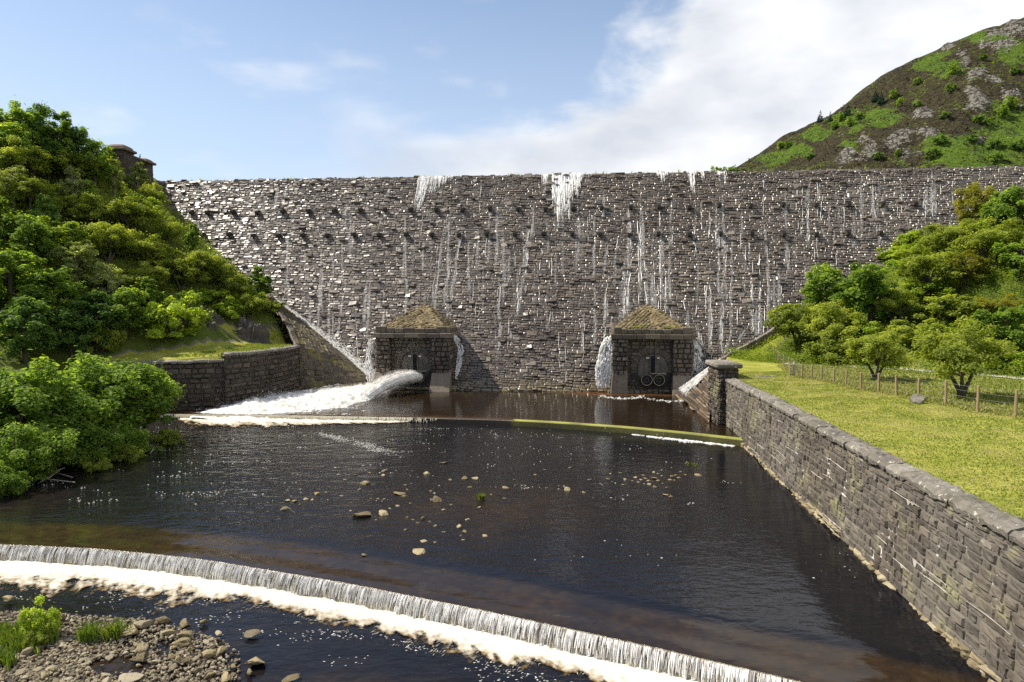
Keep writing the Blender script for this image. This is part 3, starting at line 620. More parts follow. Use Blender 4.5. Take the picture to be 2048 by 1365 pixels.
# ---------------------------------------------------------------- the two outlet houses at the toe
def outlet_house(u, label, jet):
    v = 22.4; W = 5.35; ZT = 7.9; DP = 8.0
    p = dam_world(u, v, 0); root = empty('outlet_house', p, -DA); tag(root, label, 'outlet house', 'outlet houses at the foot of the dam')
    g = lambda *a: None
    pr = lambda lo, hi: (lambda g, a, b: (g.uniform(lo, hi), min(1, max(0, g.beta(2, 3)))))
    # side piers and returns
    for s in (-1, 1):
        mb = MB(); x0, x1 = (-W, -W+2.0) if s < 0 else (W-2.6, W)
        Sf = plane_S((0, 0, 0), (1, 0, 0), (0, 0, 1), (0, -1, 0))
        blocks(mb, Sf, x0, x1, 2.0, ZT-.9, (.5, .75), (.6, 1.2), pr(.06, .28), seed=11+s, tilt=.1, rough=.05)
        Sr = plane_S((s*W, 0 if s > 0 else DP, 0), (0, s, 0), (0, 0, 1), (s, 0, 0))
        blocks(mb, Sr, 0, DP, 2.0, ZT-.9, (.5, .75), (.7, 1.4), pr(.04, .18), seed=15+s, tilt=.1)
        sx = x1 if s < 0 else x0
        Si = plane_S((sx, 0 if s < 0 else .9, 0), (0, -s, 0), (0, 0, 1), (-s, 0, 0)); blocks(mb, Si, 0, .9, 0, ZT-.9, (.5, .75), (.5, .9), pr(.0, .04), seed=19+s)
        box(mb, x0+.05, x1-.02, .05, DP, -1, ZT-.95, .3, 1)
        mb.build('pier', [MAT['portal stone'], MAT['dam joint']], root)
        mb = MB(); xa, xb = (x0-.1, x1+.02) if s < 0 else (x0-.02, x1+.1)   # smooth splayed plinth
        yo = -1.5
        V = [(xa-.2, yo, -1), (xb, yo, -1), (xb, .6, -1), (xa-.2, .6, -1), (xa, -.16, 2.1), (xb, -.16, 2.1), (xb, .6, 2.1), (xa, .6, 2.1)]
        if not jet and s < 0: V[0] = (xa-.2, -.35, -1); V[1] = (xb, -.35, -1)
        bm = bmesh.new(); vs = [bm.verts.new(q) for q in V]
        for f in ((0, 1, 5, 4), (1, 2, 6, 5), (3, 0, 4, 7), (4, 5, 6, 7), (2, 3, 7, 6), (1, 0, 3, 2)): bm.faces.new([vs[k] for k in f])
        bmesh.ops.bevel(bm, geom=bm.edges[:], offset=.05, segments=1, affect='EDGES'); addbm(mb, bm, .85)
        mb.build('plinth', MAT['portal stone'], root)
    # recessed wall with a round opening and a ring of voussoirs
    xc, zc, rr = .12, 2.9, 2.2
    mb = MB(); Sf = plane_S((0, .9, 0), (1, 0, 0), (0, 0, 1), (0, -1, 0))
    inr = lambda a, b: (a-xc)**2+(b-zc)**2 < (rr+.75)**2
    sheet(mb, Sf, -W+1.9, W-2.5, -1, ZT-.9, 24, 30, -.02, .3, 1, lambda a, b: (a-xc)**2+(b-zc)**2 < (rr-.1)**2)
    blocks(mb, Sf, -W+2.0, W-2.6, -.5, ZT-.9, (.4, .55), (.45, .9), pr(.0, .08), seed=31, skip=inr)
    nv_ = 22
    for k in range(nv_):
        t0 = math.pi*(-.08+1.16*k/nv_)+.012; t1 = math.pi*(-.08+1.16*(k+1)/nv_)-.012; r1 = rr+.68+random.uniform(0, .16); d = random.uniform(.04, .16)
        if abs((t0+t1)/2-math.pi/2) < .14: d = .02
        pts = [(xc+r*math.cos(t), .9-dd, zc+r*math.sin(t)) for dd in (-.2, d) for r, t in ((rr, t0), (r1, t0), (r1, t1), (rr, t1))]
        mb.add(pts, np.array([[4, 5, 6, 7], [0, 4, 7, 3], [1, 2, 6, 5], [0, 1, 5, 4], [3, 7, 6, 2]]), random.uniform(.05, .6))
    mb.build('recessed_wall', [MAT['portal stone'], MAT['dam joint']], root)
    # steel plate with a dark slot, rails and two pale brackets
    mb = MB(); n = 56; ring = [(xc+rr*1.02*math.cos(2*math.pi*k/n), zc+rr*1.02*math.sin(2*math.pi*k/n)) for k in range(n)]
    V = [(x, 1.0, z) for x, z in ring]+[(x, 1.3, z) for x, z in ring]
    mb.add(V, [np.array([list(range(n))[::-1]]), np.array([[k, (k+1) % n, n+(k+1) % n, n+k] for k in range(n)])], .5)
    for sx in (-1, 1): box(mb, xc-.03+sx*1.1-.04, xc-.03+sx*1.1+.04, .95, 1.02, 2.2, 4.5, .3, 0, .01)
    plate = mb.build('steel_plate', MAT['steel plate'], root)
    mb = MB(); box(mb, xc-.28, xc+.28, .93, 1.01, 2.3, 4.6, .5, 0, .01); mb.build('slot', MAT['dark opening'], plate)
    for sx in (-1, 1):
        mb = MB(); box(mb, xc+sx*.36-.07, xc+sx*.36+.07, .80, .99, 2.3, 6.9, .5, 0, .01); mb.build('guide_rail', MAT['steel plate'], root)
        mb = MB(); box(mb, xc+sx*.72-.2, xc+sx*.72+.2, .68, .99, 4.28, 4.46, .5, 0, .02); mb.build('bracket', MAT['pale paint'], root)
    # two round valves
    for sx in (-1, 1):
        vx, vz, vr = xc-.05+sx*.83, 1.42, .74
        if jet and sx < 0: continue
        mb = MB(); m = 30; V = []; prof = [(.95, vr*.9), (.0, vr), (-.02, vr), (.02, vr*.88), (.55, vr*.84)]
        for y, r in prof:
            for k in range(m): V.append((vx+r*math.cos(2*math.pi*k/m), y, vz+r*math.sin(2*math.pi*k/m)))
        Q = [[i*m+k, i*m+(k+1) % m, (i+1)*m+(k+1) % m, (i+1)*m+k] for i in range(len(prof)-1) for k in range(m)]
        mb.add(V, [np.array(Q), np.array([[4*m+k for k in range(m)]])], .5); vo = mb.build('valve', MAT['valve iron'], root)
        mb = MB(); V = []
        for y, r in ((-.03, vr*1.0), (-.05, vr*1.03), (-.05, vr*.95), (.0, vr*.93)):
            for k in range(m): V.append((vx+r*math.cos(2*math.pi*k/m), y, vz+r*math.sin(2*math.pi*k/m)))
        mb.add(V, np.array([[i*m+k, i*m+(k+1) % m, (i+1)*m+(k+1) % m, (i+1)*m+k] for i in range(3) for k in range(m)]), .5); mb.build('rim', MAT['valve rim'], vo)
        mb = MB(); V = []
        for y, r in ((.5, .34), (.12, .30), (.1, .24), (.3, .2)):
            for k in range(m): V.append((vx+r*math.cos(2*math.pi*k/m), y, vz+r*math.sin(2*math.pi*k/m)))
        mb.add(V, np.array([[i*m+k, i*m+(k+1) % m, (i+1)*m+(k+1) % m, (i+1)*m+k] for i in range(3) for k in range(m)]), .5)
        for k in range(4):
            t = math.pi/4+k*math.pi/2; tube(mb, [(vx+.3*math.cos(t), .25, vz+.3*math.sin(t)), (vx+vr*.85*math.cos(t), .25, vz+vr*.85*math.sin(t))], [.035, .035], 5)
        mb.build('valve_cone', MAT['steel plate'], vo)
    mb = MB(); box(mb, xc-.35, xc+1.75, .3, .95, 2.22, 2.32, .5, 0, .01); mb.build('ledge_beam', MAT['valve rim'], root)
    # lintel, cornice and parapet
    mb = MB(); Sf = plane_S((0, -.1, 0), (1, 0, 0), (0, 0, 1), (0, -1, 0))
    xs = [-W-.3]; 
    while xs[-1] < W+.3: xs.append(xs[-1]+random.uniform(1.1, 2.0))
    xs[-1] = W+.3
    for a, b in zip(xs[:-1], xs[1:]):
        if b-a < .25: continue
        box(mb, a+.015, b-.015, -.35-random.uniform(0, .06), DP, ZT-.9, ZT-.22+random.uniform(-.03, .03), random.uniform(.3, .8), 0, .06)
    box(mb, -.95, .95, -.46, -.2, ZT-.82, ZT-.2, .9, 0, .03)
    mb.build('cornice', MAT['portal stone'], root)
    mb = MB(); x = -W+.05; i = 0
    while x < W-.1:
        w = random.uniform(.8, 1.6); w = min(w, W-x); e = .18 if (x < -W+1.0 or x+w > W-1.4) else random.uniform(-.12, .02)
        box(mb, x+.02, x+w-.02, -.22+random.uniform(0, .08), .6, ZT-.2, ZT+.55+e, random.uniform(.3, .9), 0, .07); x += w
    for s in (-1, 1): box(mb, s*W-.3 if s > 0 else -W, W if s > 0 else -W+.3, .62, DP-2.2, ZT-.2, ZT+.5, .5, 0, .07)
    mb.build('parapet', MAT['portal stone'], root)
    # roof: stone slabs sloping up to a point against the dam
    mb = MB(); zb = ZT+.45; za = zb+3.55; ya = (v-dam_v(za))
    A = np.array([.1, ya+.2, za])
    Rr_ = np.array([W-.5, .55, zb]); Bk = np.array([W-.5, ya+2.5, zb]); A = np.array([0., ya+.2, za])
    def facet(P0, P1, P2, sgn, seed, midcut, rh=(.44, .58)):
        """stone courses laid parallel to the edge P0-P1 over the triangle P0 P1 P2"""
        e1 = (P1-P0)/np.linalg.norm(P1-P0); L1 = np.linalg.norm(P1-P0); q = P2-P0; e2 = q-e1*q.dot(e1); hh_ = np.linalg.norm(e2); e2 = e2/hh_; nn_ = np.cross(e1, e2); nn_ = nn_*(1 if nn_[2] > 0 else -1)
        xq = q.dot(e1)
        def S(a, b):
            P = P0+a[:, None]*e1+b[:, None]*e2; t = np.clip(np.linalg.norm(P-A, axis=1)/1.3, 0, 1); P = P.copy(); P[:, 2] -= .55*(1-t)**2; P[:, 2] += .10*np.sin(np.clip(b/hh_, 0, 1)*np.pi); P[:, 0] *= sgn
            return P, np.broadcast_to(nn_*np.array([sgn, 1, 1]), (len(a), 3))
        def out(a, b):
            w_ = b/hh_; return not (xq*w_-.05 < a < L1+(xq-L1)*w_+.05 and 0 <= w_ <= 1.0)
        n_ = 24
        tri = [(P0+(P1-P0)*i/n_*(1-j/n_)+(P2-P0)*j/n_) for j in range(n_+1) for i in range(n_+1)]
        V = np.array(tri); V[:, 2] -= .12; V[:, 2] -= .55*np.clip(1-np.linalg.norm(V-A, axis=1)/1.3, 0, 1)**2; V[:, 0] *= sgn; mb.add(V, grid_faces(n_+1, n_+1), .3, 1)
        blocks(mb, S, 0, L1, 0, hh_, rh, (.6, 1.1), lambda g, a, b: (g.uniform(.02, .13), g.random()), tx=(0, .1, .9, 1), ty=(0, .14, .86, 1), seed=seed, skip=out, tilt=.10, gap=.02, edge=-.10)
    M0 = np.array([0., .55, zb])
    for sgn in (-1, 1):
        facet(Rr_, A, M0, sgn, 41+sgn, True); facet(Rr_, Bk, A, sgn, 51+sgn, False)
    mb.build('roof', [MAT['portal roof stone'], MAT['dam joint']], root)
    if True:
        mb = MB(); pts = [(random.choice((random.gauss(-2, .5), random.gauss(2.7, .8))), random.uniform(.5, .9), ZT+.55) for _ in range(36)] if not jet else [(random.gauss(4.6, .3), random.uniform(.4, .8), ZT+.55) for _ in range(12)]
        blades(mb, pts, .38, .05, .5, 7, (.3, 1)); tag(mb.build('grass_tuft', MAT['grass leaf'], root), kind='stuff')
    return root
outlet_house(-11.9, 'stone outlet house with a pitched stone roof, white jet bursting from it', True)
outlet_house(21.4, 'stone outlet house showing two closed round valves under its slotted steel plate', False)

# water spilling beside the outlet houses
def side_fall(pts, n, label, w=.06, seed=0, splash=0.0):
    """pts = [(left pixel, right pixel, pixel y, depth Y)] top to bottom"""
    mb = MB(); C = []; T = []; hl = []; hw = []; tn = []
    row = [(atY(a, y, Y), atY(b, y, Y)) for a, b, y, Y in pts]; nn = len(row)-1
    for _ in range(n):
        t = random.random()*nn; i = min(int(t), nn-1); f = t-i; s = random.random()
        if nz3(s*5+seed, t*1.2) < -.25+.1*f: continue
        a = row[i][0].lerp(row[i+1][0], f); b = row[i][1].lerp(row[i+1][1], f); p = a.lerp(b, s)
        d = (row[i+1][0].lerp(row[i+1][1], s)-row[i][0].lerp(row[i][1], s)).normalized()
        C.append(p+Vector((random.gauss(0, .05), random.gauss(0, .12), random.gauss(0, .1)))); T.append(d+Vector((random.gauss(0, .08), 0, 0))); hl.append(random.uniform(.10, .42)); hw.append(w*random.uniform(.4, 1.5)); tn.append(random.uniform(.2, .95))
    C = np.array(C); T = np.array(T); T /= np.linalg.norm(T, axis=1)[:, None]; Nn = np.tile([[0, -1., .2]], (len(C), 1)); Nn -= T*np.sum(T*Nn, 1)[:, None]; Nn /= np.linalg.norm(Nn, axis=1)[:, None]
    streaks(mb, C, T, np.cross(T, Nn), Nn, np.array(hl), np.array(hw), np.array(tn)); return tag(mb.build('cascade', MAT['trickle water']), label, 'waterfall', 'falls beside the outlet houses')
side_fall([(736, 748, 680, 98.5), (733, 747, 705, 98), (728, 748, 735, 97), (735, 752, 762, 96)], 800, 'splashing white fall against the left side of the house with the jet', .055, 1)
side_fall([(901, 906, 668, 97), (908, 920, 680, 96.5), (916, 927, 705, 96), (914, 922, 730, 95.8), (908, 915, 755, 95.2)], 420, 'thin arching white fall off the right corner of the house with the jet', .05, 2)
side_fall([(1212, 1226, 676, 93.8), (1200, 1225, 695, 93.4), (1194, 1224, 725, 93), (1190, 1222, 750, 92.8), (1192, 1218, 774, 92.6)], 1500, 'broad white fall at the left side of the two valve house', .065, 3)
side_fall([(1386, 1391, 682, 92.5), (1388, 1399, 695, 92.3), (1388, 1408, 720, 92.4), (1384, 1410, 748, 92.6)], 420, 'thin white fall at the right side of the two valve house', .05, 4)

# ---------------------------------------------------------------- aprons at both ends of the dam
def loft(mb, Lp, Rp, nu, nv, mi=0, tone=.5, bumpy=.0):
    def poly(P, t):
        P = np.array(P, float); c = np.concatenate([[0], np.cumsum(np.linalg.norm(np.diff(P, axis=0), axis=1))]); return np.array([np.interp(t*c[-1], c, P[:, k]) for k in range(3)])
    V = []; Tn = []
    for i in range(nv+1):
        a, b = poly(Lp, i/nv), poly(Rp, i/nv)
        for j in range(nu+1):
            p = a+(b-a)*j/nu; k = bumpy*fbm(p[0]*.6, p[1]*.6, p[2]*.6); p = p+np.array([0, -k*.5, k]); V.append(p); Tn.append(tone+.5*nz3(p[0]*.5, p[1]*.3, p[2]*.5))
    mb.add(V, grid_faces(nv+1, nu+1)[:, ::-1], np.array(Tn), mi)
def damp(px, py, out=.1):
    u, z = ondam(px, py); return dam_world(u, dam_v(z)+out, z)
def S_loft(Lp, Rp):
    def poly(P, t):
        P = np.array(P, float); c = np.concatenate([[0], np.cumsum(np.linalg.norm(np.diff(P, axis=0), axis=1))]); return np.stack([np.interp(t*c[-1], c, P[:, k]) for k in range(3)], 1)
    def f(a, b): return poly(Lp, np.clip(b, 0, 1))*(1-np.clip(a, 0, 1))[:, None]+poly(Rp, np.clip(b, 0, 1))*np.clip(a, 0, 1)[:, None]
    def S(a, b):
        P = f(a, b); e = .004; n_ = np.cross(f(a+e, b)-f(a-e, b), f(a, b+e)-f(a, b-e)); n_ /= np.linalg.norm(n_, axis=1)[:, None]+1e-9; n_ *= np.where(n_[:, 2:3] < 0, -1, 1); return P, n_
    return S
mb = MB()
Lp = [(-29.35, 94.3, -1), (-29.4, 94.3, 3), (-29.55, 94.7, 6.0), (-31.6, 98.5, 8.2), (-35.0, 103.5, 11.0), tuple(damp(538, 588, .3))]
Rp = [(-19.2, 96.2, -1), tuple(damp(745, 757, .6)), tuple(damp(700, 718, .5)), tuple(damp(640, 668, .4)), tuple(damp(590, 628, .4)), tuple(damp(540, 592, .3))]
loft(mb, Lp, Rp, 26, 40, 0, .5, .12)
SLa = S_loft(Lp, Rp); blocks(mb, lambda a, b: SLa(a/12., b/19.), .1, 11.9, .2, 18.8, (.45, .8), (.8, 1.9), lambda g, a, b: (g.uniform(.02, .10), g.random()), seed=66, gap=.02, rough=.02, tilt=.06, edge=-.12, wob=.08)
tag(mb.build('sloping_apron', MAT['apron stone']), 'mossy dark sloping apron between the curved wall and the dam face', 'apron')
# line of low kerb stones with the white gully against the dam on the left
mb = MB(); C = []; T = []; hl = []; hw = []; tn = []
gl = [(540, 594), (570, 616), (600, 640), (640, 671), (680, 702), (715, 733), (748, 758)]
for _ in range(2600):
    t = random.random()**.8*(len(gl)-1); i = min(int(t), len(gl)-2); f = t-i; px = gl[i][0]*(1-f)+gl[i+1][0]*f; py = gl[i][1]*(1-f)+gl[i+1][1]*f
    wd = 1.5+t*1.6; px += random.gauss(0, wd*.9); py += random.gauss(-1, wd*.55)
    if nz3(t*5, px*.1) < -.35: continue
    q = damp(px, py, .45); q2 = damp(px+4, py+3.4, .45); C.append(q+Vector((0, 0, random.uniform(0, .2)))); T.append((q2-q).normalized()); hl.append(random.uniform(.12, .45)); hw.append(random.uniform(.03, .085)); tn.append(random.uniform(.3, .95))
for _ in range(420):   # splashes fanning down to the outlet house
    a = random.random(); px = 650+a*98+random.gauss(0, 5); py = 668+a*84-abs(random.gauss(0, 15))*(1-.4*a); 
    if px > 750 or nz3(px*.16, py*.16) < .05: continue
    q = damp(px, py, .25); q2 = damp(px+random.uniform(-2, 3), py+4, .25); C.append(q); T.append((q2-q).normalized()); hl.append(random.uniform(.1, .3)); hw.append(random.uniform(.02, .045)); tn.append(random.uniform(.2, .9))
C = np.array(C); T = np.array(T); Nn = np.tile([[-.09, -.8, .6]], (len(C), 1)); Nn = Nn-T*np.sum(T*Nn, 1)[:, None]; Nn /= np.linalg.norm(Nn, axis=1)[:, None]
streaks(mb, C, T, np.cross(T, Nn), Nn, np.array(hl), np.array(hw), np.array(tn))
tag(mb.build('cascade', MAT['white water']), 'long white stream racing down the gully between dam and mossy apron', 'waterfall')
# right apron: worn steps running down to the pool, white water along their top
mb = MB()
Lr = [(20.6, 70.8, -1), (20.9, 71.5, .5), (22.2, 74, 2.6), (23.4, 76.5, 3.9)]
Rr = [(21.9, 92.2, -1), (22.8, 93.0, .1), (26.0, 94.3, 2.2), (29.4, 95.5, 4.3)]
Sr = S_loft(Lr, Rr); loft(mb, Lr, Rr, 24, 20, 1, .4)
SLr = lambda a, b: Sr(a/22., b/7.)
blocks(mb, SLr, 0, 22, .1, 6.9, (.26, .42), (5.0, 10.0), lambda g, a, b: (g.uniform(.06, .30), g.random()), tx=(0, .06, .5, .94, 1), seed=61, tilt=.06, gap=.03, wob=.06)
tag(mb.build('stepped_apron', [MAT['stepped stone'], MAT['dam joint']]), 'worn brown stepped apron between the wall pier and the two valve house', 'apron')
mb = MB(); C = []; T = []; hl = []; hw = []; tn = []
for _ in range(2600):
    s = random.random(); w = random.random(); P0 = Vector(Sr(np.array([.62+.34*w*(.4+.6*s)]), np.array([.95-.80*s]))[0][0])
    if nz3(w*6, s*4, 3) < -.22: continue
    C.append(P0+Vector((0, 0, random.uniform(.25, .5)))); d = Vector((-1.1, -.55-.3*random.random(), -.62)); T.append(d.normalized()); hl.append(random.uniform(.15, .6)); hw.append(random.uniform(.03, .085)); tn.append(random.uniform(.3, .95))
C = np.array(C); T = np.array(T); Nn = np.tile([[-.4, -.3, .85]], (len(C), 1)); Nn = Nn-T*np.sum(T*Nn, 1)[:, None]; Nn /= np.linalg.norm(Nn, axis=1)[:, None]
streaks(mb, C, T, np.cross(T, Nn), Nn, np.array(hl), np.array(hw), np.array(tn))
tag(mb.build('cascade', MAT['white water']), 'white water rushing slantwise down the stepped apron behind the pier', 'waterfall')
# kerb of stones along the lawn where it meets the dam
mb = MB(); kl = [(1432, 722), (1470, 700), (1505, 682), (1545, 657), (1575, 640)]
pk = [damp(*q, .35) for q in kl]
for i in range(len(pk)-1):
    n = 4
    for k in range(n):
        a = pk[i].lerp(pk[i+1], k/n+.01); b = pk[i].lerp(pk[i+1], (k+1)/n-.01); off = Vector((.15, -.85, .1))
        q = [a, b, b+off, a+off]; jit = Vector((0, 0, random.uniform(.1, .22)))
        V = [p-Vector((0, 0, .8)) for p in q]+[p+jit for p in q]
        bm = bmesh.new(); vs = [bm.verts.new(p) for p in V]
        for f in ((0, 1, 2, 3), (4, 7, 6, 5), (0, 4, 5, 1), (1, 5, 6, 2), (2, 6, 7, 3), (3, 7, 4, 0)): bm.faces.new([vs[k2] for k2 in f])
        bmesh.ops.recalc_face_normals(bm, faces=bm.faces[:]); bmesh.ops.bevel(bm, geom=bm.edges[:], offset=.07, segments=1, affect='EDGES'); addbm(mb, bm, random.random())
tag(mb.build('kerb_stones', MAT['river wall stone']), 'row of grey kerb stones edging the lawn along the dam', 'kerb')

# ---------------------------------------------------------------- river walls
def coping(mb, path, width, over, z0, thick, seglen, toward):
    """rounded, weathered coping stones along path (top of the wall face); toward = side the path overhangs"""
    P = np.array(path, float); c = np.concatenate([[0], np.cumsum(np.hypot(*np.diff(P[:, :2], axis=0).T))]); s = 0.0
    while s < c[-1]-.05:
        w = min(random.uniform(*seglen), c[-1]-s); ns = 12; V = []; sh = random.uniform(-.035, .035); si = random.uniform(-.06, .06); tn = random.random(); hz_ = random.uniform(-.03, .03)
        prof = [(-over, -.02), (-over-.03, thick*.45), (-over*.6, thick*.82), (width*.12, thick*.95), (width*.28, thick), (width*.46, thick), (width*.65, thick*.98), (width*.82, thick*.86), (width*.95, thick*.7), (width, thick*.3), (width*.97, -.1)]
        for k in range(ns+1):
            t = s+.012+(w-.024)*k/ns; x = np.interp(t, c, P[:, 0]); y = np.interp(t, c, P[:, 1]); z = np.interp(t, c, P[:, 2]) if P.shape[1] > 2 else z0
            x2 = np.interp(t+.05, c, P[:, 0]); y2 = np.interp(t+.05, c, P[:, 1]); x1 = np.interp(t-.05, c, P[:, 0]); y1 = np.interp(t-.05, c, P[:, 1]); L_ = math.hypot(x2-x1, y2-y1)+1e-9
            nx_, ny_ = (y2-y1)/L_*toward, -(x2-x1)/L_*toward; endf = .86 if k in (0, ns) else 1.0
            for o, zz_ in prof:
                j = .085*fbm(x*1.3+o*2, y*1.3, zz_*2.5+s)+.075*fbm(x*4.0, y*4.0, o*4+zz_*4); o2 = (o-width/2)*(1-.02*(1-endf)*5)+width/2+si
                V.append((x+nx_*o2, y+ny_*o2, z+hz_+(zz_*endf if zz_ > 0 else zz_)+j+sh*(k/ns)))
        m = len(prof); mb.add(V, [grid_faces(ns+1, m), np.array([list(range(m))]), np.array([[ns*m+q for q in range(m)][::-1]])], tn); s += w
# right wall
yA, yB = 8.0, 69.0
def S_rw(a, b):
    y = yA+a; t = b/6.6; xb = 14.25+.111*y; xt = 14.86+.1005*y; x = xb+(xt-xb)*t; z = -2.2+b
    n_ = np.array([-.99, .108, .09]); n_ /= np.linalg.norm(n_); return np.stack([x, y, z], 1), np.broadcast_to(n_, (len(a), 3))
rw = empty('river_wall', (xw_base(yA), yA, 0)); rw.location = (0, 0, 0)
tag(rw, 'long straight grey river wall beside the lawn, running towards the dam', 'stone wall')
mb = MB(); sheet(mb, S_rw, 0, yB-yA, -1.0, 6.55, 120, 14, -.012, .5, 1)
rows = blocks(mb, S_rw, 0, yB-yA, .1, 6.5, (.28, .50), (.42, 1.2), lambda g, a, b: ((g.uniform(.02, .07) if g.random() < .92 else g.uniform(.07, .13)), min(1, max(0, .5*g.random()+.5*g.beta(2, 3)))), tx=(0, .09, .35, .65, .91, 1), ty=(0, .14, .5, .86, 1), rough=.017, tilt=.035, gap=.014, seed=71, wob=.03)
mb.build('masonry', [MAT['river wall stone'], MAT['river wall joint']], rw)
mb = MB()   # pale lime that has run out of the bed joints
for _ in range(34):
    rb = random.choice(rows[1:-1]); a0_ = random.uniform(10, 56); L_ = random.uniform(.4, 3.2)*(1.6 if random.random() < .2 else 1); n_ = max(4, int(L_/.12)); V = []
    for k in range(n_+1):
        a_ = a0_+L_*k/n_; w_ = .024*max(.12, .6+nz3(a_*2.1, rb))*math.sin(math.pi*(k+.3)/(n_+.6))**.5; dr = max(0, nz3(a_*3.1, rb, 5)-.30)*.7; bw_ = .03*math.sin(a_*.7+rb*3)+.018*math.sin(a_*1.9+rb)
        for q in (rb+bw_+w_, rb+bw_, rb+bw_-w_-dr): P_, N_ = S_rw(np.array([a_]), np.array([q])); V.append(P_[0]+N_[0]*(.10-.03*(q != rb+bw_)))
    mb.add(V, grid_faces(n_+1, 3)[:, ::-1], random.random())
tag(mb.build('lime_deposit', MAT['lime'], rw), kind='stuff')
mb = MB(); coping(mb, [(xw_top(y), y, 4.28-.16*sstep(50, 69, y)) for y in np.linspace(yA, yB, 30)], 1.15, .16, 4.28, .36, (1.0, 2.4), 1); mb.build('coping', MAT['coping stone'], rw)
def S_foot(a, b): p, n_ = S_rw(a, b); return p+np.array([[-.14, 0, 0]]), n_
mb = MB(); blocks(mb, S_foot, 0, yB-yA, -.4, .42, (.40, .42), (.5, 1.1), lambda g, a, b: (g.uniform(.02, .16), g.random()), tx=(0, .15, .5, .85, 1), ty=(0, .2, .7, 1), rough=.06, seed=72, wob=.08)
def S_foot2(a, b): p, n_ = S_rw(a, b); return p+np.array([[-.10, 0, 0]]), n_
blocks(mb, S_foot2, 14, yB-yA, .42, 1.66, (.34, .62), (.4, 1.0), lambda g, a, b: (g.uniform(.0, .16), g.random()), tx=(0, .15, .5, .85, 1), ty=(0, .2, .8, 1), rough=.06, seed=73, wob=.09, skip=lambda a, b: b > 1.35 and nz3(a*.5, b) < .05)
mb.build('footing', MAT['footing stone'], rw)
# pier at the end of the right wall
pier = empty('wall_pier', (21.85, 69.1, 0)); tag(pier, 'tall square stone pier with overhanging capstone at the far end of the river wall', 'stone pier')
prp = lambda g, a, b: (g.uniform(.02, .12), g.beta(2, 3))
mb = MB(); ph, pw, pl = 5.45, 1.9, 3.8
for (p, ea, L_, nn, sd) in (((-.75, pl, -1.2), (0, -1, 0), pl, (-1, 0, 0), 81), ((-.75, 0, -1.2), (1, 0, 0), pw, (0, -1, 0), 82), ((-.75+pw, 0, -1.2), (0, 1, 0), pl, (1, 0, 0), 83)):
    blocks(mb, plane_S(p, ea, (0, 0, 1), nn), 0, L_, 0, ph+1.2, (.32, .5), (.45, .95), prp, tx=(0, .1, .5, .9, 1), seed=sd, rough=.035, tilt=.08)
box(mb, -.74, pw-.76, .01, pl, -1.5, ph-.02, .3, 1, .01); mb.build('shaft', [MAT['river wall stone'], MAT['dam joint']], pier)
mb = MB()
for k in range(3):
    y0 = -.35+k*(pl+.6)/3; box(mb, -1.15+random.uniform(-.03, .03), pw-.35, y0+.015, y0+(pl+.6)/3-.015, ph-.02, ph+.50+random.uniform(-.05, .05), random.random(), 0, .14)
mb.build('capstone', MAT['coping stone'], pier)
# left walls: lower straight run, then the higher run that curves round to the apron
def S_path(path, z0, batter=.04):
    P = np.array(path, float); c = np.concatenate([[0], np.cumsum(np.hypot(*np.diff(P, axis=0).T))])
    def S(a, b):
        x = np.interp(a, c, P[:, 0]); y = np.interp(a, c, P[:, 1]); e = .3; tx_ = np.interp(a+e, c, P[:, 0])-np.interp(a-e, c, P[:, 0]); ty_ = np.interp(a+e, c, P[:, 1])-np.interp(a-e, c, P[:, 1]); L_ = np.hypot(tx_, ty_)
        n_ = np.stack([ty_/L_, -tx_/L_, np.zeros_like(a)], 1); return np.stack([x, y, z0+b], 1)-n_*(batter*b)[:, None], n_
    return S, c[-1]
def left_wall(path, ztop, label, seed, name, cap):
    root = empty(name); tag(root, label, 'stone wall'); S, L_ = S_path(path, -1.2); mb = MB()
    sheet(mb, S, 0, L_, 0, ztop+1.2, int(L_*2), 10, -.03, .4, 1)
    blocks(mb, S, 0, L_, 0, ztop+1.2, (.42, .68), (.55, 1.4), lambda g, a, b: (g.uniform(.02, .16) if g.random() < .85 else g.uniform(.16, .3), min(1, max(0, .6*g.beta(2, 3)+.5*(g.random()**4)))), seed=seed, rough=.03, tilt=.07, wob=.03)
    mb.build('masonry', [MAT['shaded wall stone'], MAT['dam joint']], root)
    mb = MB(); n = 40; t = np.linspace(0, L_, n); p, n_ = S(t, np.full(n, ztop+1.2)); coping(mb, [tuple(q) for q in p], .95, .16, ztop, .36, (1.2, 2.2), -1); mb.build('coping', MAT['coping stone'] if cap else MAT['river wall stone'], root, smooth=True)
    return root
cur = resample(np.array([(-33.2, 81.3), (-32.6, 82.0), (-31.4, 83.6), (-30.3, 86.6), (-29.6, 90.2), (-29.3, 94.6)]), .5)
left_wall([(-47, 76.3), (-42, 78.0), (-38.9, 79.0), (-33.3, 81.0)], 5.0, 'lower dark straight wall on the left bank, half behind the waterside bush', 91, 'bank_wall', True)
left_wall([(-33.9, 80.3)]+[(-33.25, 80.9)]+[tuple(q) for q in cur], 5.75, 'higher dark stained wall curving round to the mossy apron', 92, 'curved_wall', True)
mb = MB(); pp = [(-29.6, 94.6, 6.0), (-31.8, 98.5, 8.3), (-35.2, 103.5, 11.1), (-37.6, 107.0, 13.0)]
coping(mb, pp, .7, .15, 6, .3, (.9, 1.5), -1); tag(mb.build('kerb_stones', MAT['apron stone'], smooth=True), 'curving row of mossy kerb stones climbing above the dark apron', 'kerb')

